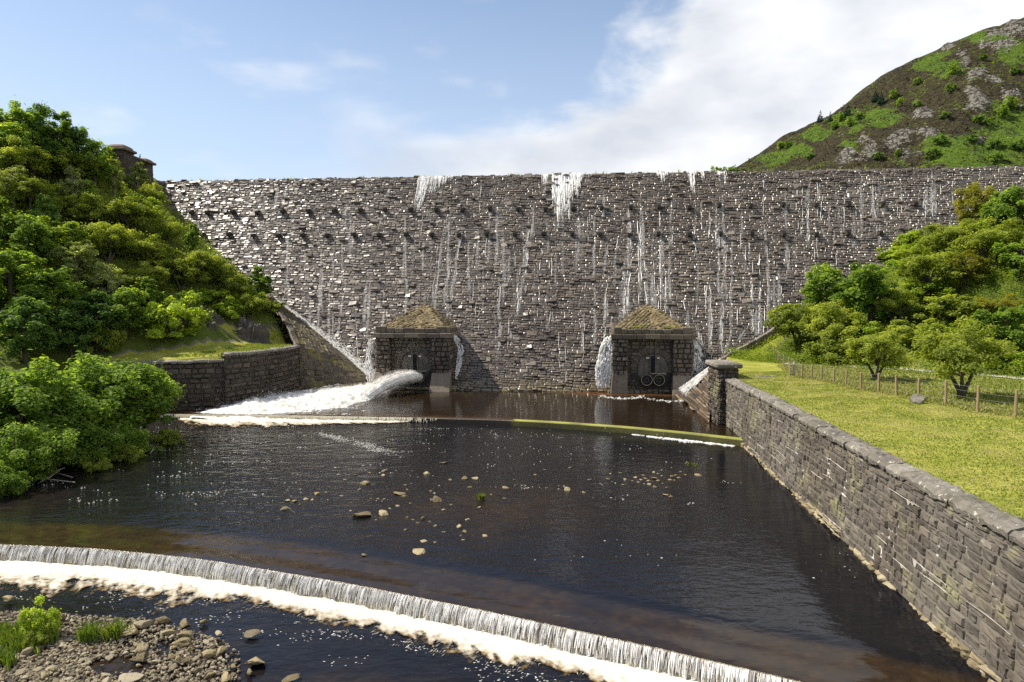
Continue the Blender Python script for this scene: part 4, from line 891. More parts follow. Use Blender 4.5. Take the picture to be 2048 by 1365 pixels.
# ---------------------------------------------------------------- weirs
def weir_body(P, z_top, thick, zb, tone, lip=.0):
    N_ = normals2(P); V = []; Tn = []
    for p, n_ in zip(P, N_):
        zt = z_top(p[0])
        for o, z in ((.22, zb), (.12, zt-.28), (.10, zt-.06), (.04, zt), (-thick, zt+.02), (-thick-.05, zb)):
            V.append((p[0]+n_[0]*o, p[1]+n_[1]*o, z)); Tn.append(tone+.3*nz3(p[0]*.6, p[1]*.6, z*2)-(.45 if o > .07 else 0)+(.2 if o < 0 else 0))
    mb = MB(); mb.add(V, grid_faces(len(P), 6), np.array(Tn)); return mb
P2 = resample(W2, .25); N2 = normals2(P2)
w2r = empty('lower_weir'); w2r.name = 'weir'; tag(w2r, 'long curved weir with an even comb of falling water across the foreground', 'weir')
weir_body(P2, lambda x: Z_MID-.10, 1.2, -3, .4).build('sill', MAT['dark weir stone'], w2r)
# the nappe: a rippled sheet and the strands it breaks into
def strands(mb, P, N_, ztop, zbot, dens, out=.45, w=.035, bright=(.1, .95), keep=None):
    c = np.concatenate([[0], np.cumsum(np.hypot(*np.diff(P, axis=0).T))]); n = int(c[-1]*dens)
    for k in range(n):
        s = random.random()*c[-1]; x = np.interp(s, c, P[:, 0]); y = np.interp(s, c, P[:, 1]); nx_ = np.interp(s, c, N_[:, 0]); ny_ = np.interp(s, c, N_[:, 1])
        if keep and random.random() > keep(x): continue
        t0 = random.choice((0.0, 0.0, random.random()*.6)); t1 = min(1.0, t0+random.uniform(.25, .9)); ww = w*random.uniform(.35, 1.3); m = 5; V = []; tx_, ty_ = -ny_, nx_; zt, zb_ = ztop(x), zbot(x)
        wob = random.gauss(0, .025)
        o0 = out*random.uniform(.85, 1.12)
        for i in range(m):
            t = t0+(t1-t0)*i/(m-1); o = .06+o0*(1-(1-t)**1.6); z = zt-(zt-zb_)*t**1.25; wi = ww*(.25+.75*math.sin(math.pi*min(1, (i+.7)/(m+.2)))); lx = wob*t
            V += [(x+nx_*o+tx_*(lx-wi), y+ny_*o+ty_*(lx-wi), z), (x+nx_*(o+wi*1.2)+tx_*lx, y+ny_*(o+wi*1.2)+ty_*lx, z+wi*.5), (x+nx_*o+tx_*(lx+wi), y+ny_*o+ty_*(lx+wi), z)]
        mb.add(V, grid_faces(m, 3)[:, ::-1], random.uniform(*bright))
mb = MB(); pts = resample(W2, .07); nn = normals2(pts); V = []; Tn = []
for p, n_ in zip(pts, nn):
    r = random.gauss(0, .012)+.03*nz3(p[0]*3, p[1]*3)
    for t in (0, .12, .35, .65, 1.0):
        o = .02+.42*(1-(1-t)**1.6)+r; V.append((p[0]+n_[0]*o, p[1]+n_[1]*o, Z_MID-.06+.02*(t == 0)-(.9)*t**1.25)); Tn.append(.22+.25*t+.25*random.random()*t)
mb.add(V, grid_faces(len(pts), 5), np.array(Tn)); mb.build('water_curtain', MAT['curtain weir water'] if 'curtain weir water' in MAT else MAT['curtain water'], w2r, smooth=True)
mb = MB(); strands(mb, P2, N2, lambda x: Z_MID-.06, lambda x: Z_LOW+.02, 62, .45, .026, (.0, .95)); tag(mb.build('falling_strands', MAT['trickle water'], w2r), kind='stuff')

# foam: heaped white water whose ragged edge is where it dips under the surface
def foam_band(name, P, N_, z, width, height, step, mat, amber=.5, off=.45, seed=0.0, side=1, lift=None):
    """churned water at the foot of a fall: thick and pale at the fall, thinning to amber streaks downstream"""
    V = []; Tn = []; nw = 44
    for i, (p, n_) in enumerate(zip(P, N_)):
        wv = width(p[0]); arc = i*step
        for j in range(nw+1):
            t = j/nw*1.45; o = (off+t*wv)*side; x = p[0]+n_[0]*o; y = p[1]+n_[1]*o
            sk = arc-.8*o; a = fbm(sk*.40+seed, o*.22, 1, 4)+.7*fbm(sk*1.3+seed, o*.45, 2, 4); b = fbm(sk*3.6, o*1.6, 5, 3); c = fbm(x*3, y*3, 8, 3)
            prof = max(0, 1.0-t*.80)
            zz_ = height*(prof*(1+.5*a+.3*b+.3*c)); V.append((x, y, z+.012+max(0, zz_)))
            Tn.append(min(1, max(0, 1.12-1.02*max(0, t-.16)+.34*a*min(1, t*1.6)+.16*b*min(1, t*2)+.05*c)))
    mb = MB(); mb.add(V, grid_faces(len(P), nw+1), np.array(Tn)); return tag(mb.build(name, mat, smooth=True), kind='stuff')
Pf = resample(W2, .12)
foam_band('foam', Pf, normals2(Pf), Z_LOW, lambda x: interp(x, [-40, -22, -16, -14.5, -13, -8, 0, 6, 11], [3.0, 2.9, 2.3, 3.1, 1.9, 1.8, 1.8, 1.7, 1.6]), .13, .12, MAT['weir foam'], .75, .38)
def flecks(name, pts, z, size=(.05, .16), mat='white water', thin=.35, ang=.15):
    mb = MB(); n = len(pts); C = np.array([(x, y, z+.012) for x, y in pts]); a = rng.normal(ang, .35, n); T = np.stack([np.cos(a), np.sin(a), np.zeros(n)], 1); S_ = np.stack([-np.sin(a), np.cos(a), np.zeros(n)], 1)
    hl = rng.uniform(*size, n); streaks(mb, C, T, S_, np.tile([[0, 0, 1.]], (n, 1)), hl, hl*rng.uniform(.6, 1.5, n)*thin, rng.uniform(.3, 1, n)); return tag(mb.build(name, MAT[mat]), kind='stuff')
# lacy streaks torn off the foot of the weir
pts = []
for _ in range(3000):
    i = random.randrange(2, len(Pf)-2); p = Pf[i]; n_ = normals2(Pf[i-1:i+2])[1]; wv = interp(p[0], [-40, -22, -16, -14.5, -13, -8, 0, 6, 11], [3.3, 3.2, 2.5, 3.3, 2.2, 2.2, 2.2, 2.0, 1.9])
    d = .38+wv*random.uniform(.45, 1.12); x, y = p[0]+n_[0]*d, p[1]+n_[1]*d
    if nz3(x*.8, y*1.2, 6)+.5*nz3(x*3, y*3, 2) > .0+.5*(d/wv-.6): pts.append((x, y))
flecks('foam_glint_flecks', pts, Z_LOW+.02, (.03, .15), 'peaty foam', .14, .9)
# drifting foam streaks and broken wave tops below the weir and in the middle pool, where flecks also mimic sun glints
pts = []
for _ in range(2600):
    i = random.randrange(len(Pf)); p = Pf[i]; n_ = normals2(Pf[max(0, i-1):i+2])[0] if 0 < i < len(Pf)-1 else (0, -1); d = 2.2+abs(random.gauss(0, 1.3)); x, y = p[0]+n_[0]*d, p[1]+n_[1]*d
    if nz3(x*.5, y*.9, 4) > .12: pts.append((x, y))
flecks('foam_glint_flecks', pts, Z_LOW, (.02, .07))
pts = []
for _ in range(7000):
    px, py = random.uniform(0, 1500), random.uniform(850, 1010); q = onz(px, py, Z_MID)
    if q.y > w1y(q.x)-.8 or q.x < xl(q.y)+.5: continue
    if nz3(q.x*.22, q.y*.55, 9)+.5*nz3(q.x*.9, q.y*1.6, 2) > .50-.25*sstep(0, -24, q.x): pts.append((q.x, q.y))
flecks('foam_glint_flecks', pts, Z_MID, (.02, .09))  # tiny white flecks standing in for sun glints, denser to the left
pts = []
for cx, cy, sx, sy, n in ((668, 875, 16, 5, 240), (740, 893, 22, 8, 330), (770, 903, 26, 2, 70), (795, 843, 26, 3, 130), (855, 858, 40, 2, 60), (1290, 860, 110, 2, 0), (1600, 960, 6, 2, 0), (1760, 1130, 60, 40, 80), (1700, 1050, 40, 30, 20), (1230, 1110, 70, 40, 14), (1150, 905, 130, 24, 70), (1000, 872, 120, 12, 80)):
    for _ in range(n):
        t = random.gauss(0, 1); q = onz(cx+sx*t, cy+sy*(.75*t if n in (240, 330) else 0)+random.gauss(0, sy*.5), Z_MID)
        if q.x < xw_base(q.y)-.4 and w2y(q.x)+.5 < q.y < w1y(q.x)-.3: pts.append((q.x, q.y))
flecks('foam_glint_flecks', pts, Z_MID, (.02, .075))  # foam patches, with flecks on the right added as water sparkle

# upper weir: water slides over its left end, its right end stands dry and mossy
P1 = resample(W1, .3); N1 = normals2(P1)
w1r = empty('weir'); tag(w1r, 'thin straight weir across the pool, its right half topped with yellow green moss', 'weir')
iL = P1[:, 0] < 0.2; iR = P1[:, 0] > -.2
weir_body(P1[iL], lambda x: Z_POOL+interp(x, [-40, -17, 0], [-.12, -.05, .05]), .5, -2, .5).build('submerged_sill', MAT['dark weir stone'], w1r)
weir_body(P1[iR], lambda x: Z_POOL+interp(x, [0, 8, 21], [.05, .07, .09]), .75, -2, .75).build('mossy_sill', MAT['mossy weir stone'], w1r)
mb = MB(); iW = P1[:, 0] < -8; strands(mb, P1[iW], N1[iW], lambda x: Z_POOL, lambda x: Z_MID, 110, .4, .035, (.55, 1.0), lambda x: interp(x, [-36, -30, -20, -14, -9], [.8, 1, .8, .5, .1])); tag(mb.build('falling_strands', MAT['peaty foam'], w1r), kind='stuff')
Pw = resample(W1, .15); k = (Pw[:, 0] > -37) & (Pw[:, 0] < -11)
foam_band('foam', Pw[k], normals2(Pw)[k], Z_MID, lambda x: interp(x, [-37, -33, -25, -18, -13, -11], [1.6, 4.6, 4.4, 2.4, 1.2, .5]), .15, .15, MAT['weir foam'], .35, .1, 7.0)
k = (Pw[:, 0] > 12) & (Pw[:, 0] < 20.5)
pts = []
for _ in range(900):
    i = random.choice(np.nonzero(k)[0]); p = Pw[i]; n_ = normals2(Pw)[i]; d = .30+abs(random.gauss(0, .5*interp(p[0], [12, 14, 18, 21], [.15, .5, .8, .3])))
    if nz3(p[0]*.8, 3)+nz3(p[0]*3, d*2) > -.25: pts.append((p[0]+n_[0]*d, p[1]+n_[1]*d))
flecks('foam_glint_flecks', pts, Z_MID, (.06, .22), 'white water', .3, -.35)

# ---------------------------------------------------------------- the jet and the white plume it drives across the pool
def jet():
    a = dam_world(-11.05, 22.3, 1.42); ctrl = [a, a+Vector((-.9, -1.3, .22)), a+Vector((-2.3, -3.4, .12)), a+Vector((-3.9, -5.6, -.45)), a+Vector((-5.5, -7.6, -1.5)), a+Vector((-6.6, -8.9, -3.2))]
    rad = [.78, 1.0, 1.10, 1.08, 1.02, .95]; n = 46; m = 44; mb = MB()
    Q = np.array([[i*m+j, i*m+(j+1) % m, (i+1)*m+(j+1) % m, (i+1)*m+j] for i in range(n) for j in range(m)])
    for kr, tn0, mi in ((.94, .62, 0), (1.07, .60, 1), (1.20, .50, 1), (1.38, .40, 1), (1.58, .30, 1)):   # solid core inside thinner and thinner spray
        V = []; Tn = []
        for i in range(n+1):
            t = i/n*(len(ctrl)-1); k = min(int(t), len(ctrl)-2); f = t-k; p = ctrl[k].lerp(ctrl[k+1], f); d = (ctrl[k+1]-ctrl[k]).normalized(); r = (rad[k]*(1-f)+rad[k+1]*f)
            s = d.cross(Vector((0, 0, 1))).normalized(); u = s.cross(d); e = i/n; kk = (1+(kr-1)*(.25+.9*min(1, e*1.5)))*(1 if mi else 1-.42*e)
            for j in range(m):
                th = 2*math.pi*j/m; q = nz3(j*.9+kr*9, i*.055, 3)*.5+nz3(j*2.3+9, i*.10, kr*4)*.3+fbm(j*.5, i*.5, 7)*.35*e
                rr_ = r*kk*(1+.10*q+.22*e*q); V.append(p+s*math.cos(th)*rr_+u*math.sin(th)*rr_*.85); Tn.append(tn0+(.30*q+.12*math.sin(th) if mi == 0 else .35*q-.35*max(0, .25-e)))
        mb.add([v[:] for v in V], [Q] if mi else [Q, np.array([list(range(m))[::-1]])], np.array(Tn), mi)
    C = []; T = []; hl = []; hw = []; tn = []
    for _ in range(500):   # spray torn off along the jet
        t = (.06+random.random()**.7*.94)*(len(ctrl)-1); k = min(int(t), len(ctrl)-2); f = t-k; p = ctrl[k].lerp(ctrl[k+1], f); d = (ctrl[k+1]-ctrl[k]).normalized(); th = random.uniform(-.4, math.pi+.4); r = rad[k]*(1-f)+rad[k+1]*f-.05+abs(random.gauss(0, .14+.06*t)); s = d.cross(Vector((0, 0, 1))).normalized(); u = s.cross(d)
        C.append(p+(s*math.cos(th)+u*math.sin(th)*.85)*r); T.append(d+Vector((random.gauss(0, .12), random.gauss(0, .12), random.gauss(0, .12)))); hl.append(random.uniform(.05, .22)); hw.append(random.uniform(.012, .03)); tn.append(random.uniform(.4, 1))
    C = np.array(C); T = np.array(T); T /= np.linalg.norm(T, axis=1)[:, None]; Nn = np.tile([[0, -.6, .8]], (len(C), 1)); Nn -= T*np.sum(T*Nn, 1)[:, None]; Nn /= np.linalg.norm(Nn, axis=1)[:, None]
    streaks(mb, C, T, np.cross(T, Nn), Nn, np.array(hl), np.array(hw), np.array(tn))
    return tag(mb.build('water_jet', [MAT['silky water'], MAT['jet mist']], smooth=True), 'thick white jet of water arching from the left outlet house into the pool', 'water jet')
jet()
def plume():
    pl = [(800, 768, 8), (770, 776, 12), (730, 787, 19), (690, 795, 22), (640, 800, 22), (590, 805, 22), (540, 812, 18), (490, 818, 14), (440, 822, 9), (390, 825, 6)]
    xs = np.array([p[0] for p in pl][::-1]); yc = np.array([p[1] for p in pl][::-1]); hw = np.array([p[2] for p in pl][::-1]); V = []; Tn = []; nx_, ny_ = 300, 90
    for i in range(nx_+1):
        px = 380+(815-380)*i/nx_; c = np.interp(px, xs, yc); w = np.interp(px, xs, hw)
        for j in range(ny_+1):
            s = -1.35+2.7*j/ny_; q = onz(px, c+w*s*.92, Z_POOL)
            a = fbm(q.x*.35, q.y*.35, 3, 4); b = fbm(q.x*1.4, q.y*1.2, 6, 4); cfine = fbm(q.x*4, q.y*4, 2, 3)
            e = sstep(815, 770, px)*sstep(380, 520, px)
            zz_ = (.95*(1-abs(s)**1.6)*(.15+.85*e)+.26*a+.16*b+.05*cfine-.05*(1-e))*.95*(.35+.65*e)
            if q.y < w1y(q.x)+.3: zz_ = min(zz_, .02)-.10
            V.append((q.x, q.y, Z_POOL+zz_-.05)); Tn.append(.60+.5*b+.3*cfine)
    mb = MB(); mb.add(V, grid_faces(nx_+1, ny_+1)[:, ::-1], np.array(Tn)); o = mb.build('foam', MAT['silky water'], smooth=True); tag(o, kind='stuff')
    for lift, tn0 in ((.16, .52), (.36, .36)):   # fine spray hanging over the churned water
        mb = MB(); V2 = []; T2 = []
        for idx, (x, y, z) in enumerate(V):
            i, j = divmod(idx, ny_+1); s = abs(-1.35+2.7*j/ny_); e = i/nx_
            V2.append((x, y, max(z, Z_POOL-.02)+lift*(1+.6*fbm(x*.9, y*.9, 3+lift, 3)))); T2.append(tn0+.30*fbm(x*.7, y*.9, 5+lift, 3)-.30*max(0, s-.55)-.25*max(0, .25-e)*4)
        mb.add(V2, grid_faces(nx_+1, ny_+1)[:, ::-1], np.array(T2)); tag(mb.build('spray', MAT['jet mist'], smooth=True), kind='stuff')
plume()
# splash thrown up against the curved wall
C = []; T = []; hl = []; hw = []; tn = []
for _ in range(900):
    q = onz(random.gauss(545, 13), random.gauss(803, 4), Z_POOL); up = abs(random.gauss(0, .55)); C.append(q+Vector((random.gauss(0, .3), 0, up))); T.append(Vector((random.gauss(-.2, .4), random.gauss(0, .2), random.uniform(-.3, 1))).normalized()); hl.append(random.uniform(.04, .2)); hw.append(random.uniform(.015, .05)); tn.append(random.uniform(.4, 1))
mb = MB(); C = np.array(C); T = np.array(T); Nn = np.tile([[0., -1, .1]], (len(C), 1)); Nn -= T*np.sum(T*Nn, 1)[:, None]; Nn /= np.linalg.norm(Nn, axis=1)[:, None]
streaks(mb, C, T, np.cross(T, Nn), Nn, np.array(hl), np.array(hw), np.array(tn)); tag(mb.build('spray', MAT['white water']), kind='stuff')
pts = []
for _ in range(2500):
    px, py = random.uniform(380, 880), random.uniform(775, 838); q = onz(px, py, Z_POOL)
    if q.y < w1y(q.x)+.6 or q.y > 95: continue
    if nz3(q.x*.4, q.y*.8, 1) > .1 and py > 800-(px-560)*.09 and px < 730: pts.append((q.x, q.y))
for px0, px1, py in ((1200, 1290, 792), (1290, 1400, 797), (1380, 1440, 815)):
    for _ in range(120):
        t = random.random(); q = onz(px0+(px1-px0)*t, py+6*math.sin(t*3)+random.gauss(0, 1.2)+(t*14 if px0 == 1380 else 0), Z_POOL); pts.append((q.x, q.y))
flecks('foam_glint_flecks', pts, Z_POOL, (.04, .2))
# ---------------------------------------------------------------- the stone tower at the left end of the dam, two birds on it
tw = empty('stone_tower', (-68.5, 121.5, 26.5)); tag(tw, 'dark brown stone tower with domed corner caps rising behind the trees at the dam end', 'tower')
prt = lambda g, a, b: (g.uniform(.0, .08), g.beta(2, 3))
def masonry_box(parent, name, x0, x1, y0, y1, z0, z1, seed, mat, rowh=(.3, .42), bw=(.5, 1.1), holes=()):
    mb = MB(); box(mb, x0+.01, x1-.01, y0+.01, y1-.01, z0, z1, .2, 1, .01); k = lambda a, b: any(p0 < a < p1 and q0 < b < q1 for p0, p1, q0, q1 in holes)
    for p, ea, L_, nn, sk in (((x0, y0, z0), (1, 0, 0), x1-x0, (0, -1, 0), None), ((x1, y0, z0), (0, 1, 0), y1-y0, (1, 0, 0), k), ((x0, y1, z0), (0, -1, 0), y1-y0, (-1, 0, 0), None)):
        blocks(mb, plane_S(p, ea, (0, 0, 1), nn), 0, L_, 0, z1-z0, rowh, bw, prt, seed=seed, skip=sk); seed += 1
    return mb.build(name, [MAT[mat], MAT['dam joint']], parent)
masonry_box(tw, 'wall', -2.4, 2.9, -4.0, 3.4, 0, 10.45, 101, 'tower stone')
for y0, y1, zt, sd in ((-5.2, -2.2, 10.9, 105), (2.0, 4.2, 10.2, 109)):
    masonry_box(tw, 'pilaster', .6 if y0 < 0 else .8, 3.3, y0, y1, -2, zt, sd, 'tower stone')
    mb = MB(); xa, xb = (.6 if y0 < 0 else .8), 3.3; box(mb, xa-.45, xb+.45, y0-.45, y1+.45, zt, zt+.42, .7, 0, .08)
    cx, cy = (xa+xb)/2, (y0+y1)/2; V = []; m = 24
    prof = [(1.0, .0), (.98, .25), (.86, .52), (.62, .72), (.3, .82), (.0, .84)]
    for r, z in prof:
        for q in range(m):
            th = 2*math.pi*q/m+math.pi/4; c, s = math.cos(th), math.sin(th); k = 1/max(abs(c), abs(s)); k = k*.8+.2*1.2
            V.append((cx+c*k*r*((xb-xa)/2+.12), cy+s*k*r*((y1-y0)/2+.12), zt+.40+z*(.95 if y0 < 0 else .7)+.03*nz3(c*3, s*3, z*3)))
    mb.add(V, np.array([[i*m+q, i*m+(q+1) % m, (i+1)*m+(q+1) % m, (i+1)*m+q] for i in range(len(prof)-1) for q in range(m)]), .9); mb.build('domed_cap', MAT['tower stone'], tw)
mb = MB(); box(mb, -2.5, 3.05, -2.2, 2.0, 10.4, 10.75, .6, 0, .06); mb.build('parapet_course', MAT['tower stone'], tw)
for yy, zz_ in ((-1.0, 8.2), (1.0, 7.8), (1.2, 5.4)):
    mb = MB(); box(mb, 2.85, 3.02, yy-.42, yy+.42, zz_, zz_+1.0, .5, 0, .02); w_ = mb.build('window', MAT['dark opening'], tw)
    mb = MB(); box(mb, 2.86, 3.12, yy-.55, yy+.55, zz_-.2, zz_-.003, .8, 0, .03); mb.build('sill', MAT['coping stone'], w_)
def bird(loc, rz, sc, label):
    bm = bmesh.new(); bmesh.ops.create_uvsphere(bm, u_segments=12, v_segments=8, radius=.5)
    for v in bm.verts:
        x, y, z = v.co; t = x+.5; v.co = Vector((x*1.0, y*.42*(1.1-.3*abs(x)), z*.46+x*.45))
    mb = MB(); addbm(mb, bm)
    bm = bmesh.new(); bmesh.ops.create_icosphere(bm, subdivisions=2, radius=.16); bmesh.ops.translate(bm, vec=(.50, 0, .42), verts=bm.verts); addbm(mb, bm)
    mb.add([(.63, -.05, .42), (.63, .05, .42), (.63, 0, .50), (.86, 0, .42)], np.array([[0, 1, 3], [1, 2, 3], [2, 0, 3]]))
    mb.add([(-.35, -.12, -.12), (-.35, .12, -.12), (-.95, .10, -.42), (-.95, -.10, -.42), (-.35, 0, -.2), (-.93, 0, -.48)], [np.array([[0, 1, 2, 3]]), np.array([[0, 3, 5], [0, 5, 4], [1, 4, 5], [1, 5, 2]])])
    for s in (-1, 1): tube(mb, [(.0, s*.1, -.2), (.03, s*.1, -.5), (.12, s*.1, -.52)], [.03, .025, .02], 5)
    o = mb.build('bird', MAT['bird feathers'], smooth=True); o.location = loc; o.rotation_euler = (0, -.35, rz); o.scale = (sc,)*3; tag(o, label, 'bird', 'birds on the tower parapet')
bird((-65.65, 120.2, 37.50), .6, .55, 'small black bird leaning forward on the tower parapet')
bird((-65.65, 122.2, 37.54), 1.9, .62, 'small black bird sitting upright on the tower parapet, nearer the end pilaster')

# ---------------------------------------------------------------- the far hill
def ridge(x): return interp(x, [60, 100, 139, 165, 190, 208, 226, 248, 263, 276, 297, 315, 345, 390, 450, 520, 700], [40, 70, 93, 111, 122, 135, 147, 158.5, 165, 171, 179, 184, 190, 193, 185, 170, 120])
def hill_h(x, y):
    k = 420./max(y, 60); xr = x*k**.35
    r = ridge(xr); t = sstep(0, 1, (y-215)/205)*.5+.5*min(1, max(0, (y-215)/205)); base = 24+(r-24)*t
    if y > 420: base = r-(y-420)*.18
    up = min(1, max(0, (y-230)/60)); crag = mn.ridged_multi_fractal(Vector((x*.022, y*.03, 4)), 1., 2.1, 5, 1., 2.)-1.0
    return base+up*(4.2*fbm(x*.03, y*.03, 2, 5)+2.4*crag+1.2*fbm(x*.13, y*.13, 8, 3))*(.55 if 400 < y < 440 else 1)
def onhill(px, py):
    d = ray(px, py); t = 225.
    while t < 440:
        if CZ+d[2]*t <= hill_h(d[0]*t, d[1]*t): break
        t += 1.0
    return Vector((d[0]*t, d[1]*t, hill_h(d[0]*t, d[1]*t)))
ROCKS = [(1700, 318, 34, 26), (1740, 300, 30, 18), (1795, 280, 30, 24), (1858, 262, 26, 22), (1825, 310, 26, 14), (1960, 152, 30, 18), (1985, 165, 22, 20), (1950, 200, 30, 30), (1930, 120, 12, 26), (2025, 195, 26, 22), (1905, 100, 26, 12), (1995, 80, 40, 26), (2030, 60, 30, 20), (1845, 230, 30, 12), (1960, 280, 22, 8), (1720, 275, 24, 12)]
GREEN = [(1870, 130, 45, 22), (1760, 235, 40, 22), (1600, 300, 30, 16), (1960, 310, 110, 34), (2030, 260, 60, 50), (1550, 318, 40, 16), (1700, 240, 40, 20), (1640, 268, 30, 16), (1985, 20+60, 50, 8), (1880, 290, 30, 26), (1930, 60, 40, 12), (2030, 110, 40, 20), (1700, 290, 20, 8)]
def hill():
    xs = np.concatenate([np.arange(70, 330, 1.5), np.arange(330, 460, 4), np.arange(460, 720, 20)]); ys = np.concatenate([np.arange(200, 436, 1.7), [440, 450, 470, 500, 560, 650]])
    V = []; R_ = []; G_ = []
    for y in ys:
        for x in xs:
            z = hill_h(x, y); 
            cy, cz = y, z-CZ; fw = cy*math.cos(PITCH)-cz*math.sin(PITCH); upv = cy*math.sin(PITCH)+cz*math.cos(PITCH); px = 1024+F*x/fw; py = 682.5-F*upv/fw
            n_ = fbm(x*.08, y*.08, 11, 4); r = max(math.exp(-((px-a)/c)**2-((py-b)/d)**2) for a, b, c, d in ROCKS); g = max(math.exp(-((px-a)/c)**2-((py-b)/d)**2) for a, b, c, d in GREEN)
            rk = r*(1+1.2*fbm(x*.12, y*.10, 5, 4)); 
            if rk > .35: z += 2.2*(rk-.35)*(1+1.1*fbm(x*.09, y*.2, z*.1, 3))
            V.append((x, y, z)); R_.append(rk); G_.append(g+.55*n_+.12*sstep(1800, 2040, px))
    mb = MB(); mb.add(V, grid_faces(len(ys), len(xs))[:, ::-1], np.array(R_)); t = NT('hillside'); rock = t.attr(); green = t.attr('green')
    n = t.noise(.10, 6, .65); n2 = t.noise(.45, 6, .7); n3 = t.noise(1.4, 4, .7)
    heath = t.ramp(n2, [(.32, (.018, .015, .009)), (.5, (.05, .04, .022)), (.64, (.075, .075, .026)), (.8, (.11, .12, .04))])
    grass = t.ramp(t.math('ADD', t.math('MULTIPLY', n2, .6), t.math('MULTIPLY', n3, .4)), [(.34, (.03, .055, .010)), (.5, (.085, .145, .016)), (.66, (.16, .215, .024))])
    cr = t.vor(.28, 'DISTANCE_TO_EDGE', (1, 1, 2.2)).outputs[0]; stone_ = t.ramp(t.math('ADD', t.math('MULTIPLY', n2, .5), t.math('MULTIPLY', n3, .5)), [(.32, (.045, .04, .033)), (.46, (.16, .148, .122)), (.60, (.38, .36, .31))]); stone_ = t.mix(t.step(cr, .12, .02), stone_, (.045, .04, .03))
    gm = t.step(t.math('ADD', green, t.math('MULTIPLY', t.math('SUBTRACT', n2, .5), 1.3)), .34, .58)
    c = t.mix(gm, heath, grass); rm = t.step(t.math('ADD', rock, t.math('ADD', t.math('MULTIPLY', t.math('SUBTRACT', n2, .5), 2.2), t.math('MULTIPLY', t.math('SUBTRACT', n, .5), 1.6))), .58, .72); c = t.mix(rm, c, stone_)
    MAT['hillside'] = t.principled(c, .95, t.bump(t.math('ADD', n2, n3), 1.0, 1.6), .15)
    o = mb.build('hill', MAT['hillside'], smooth=False); at = o.data.attributes.new('green', 'FLOAT', 'POINT'); at.data.foreach_set('value', np.array(G_)); tag(o, kind='structure')
hill()

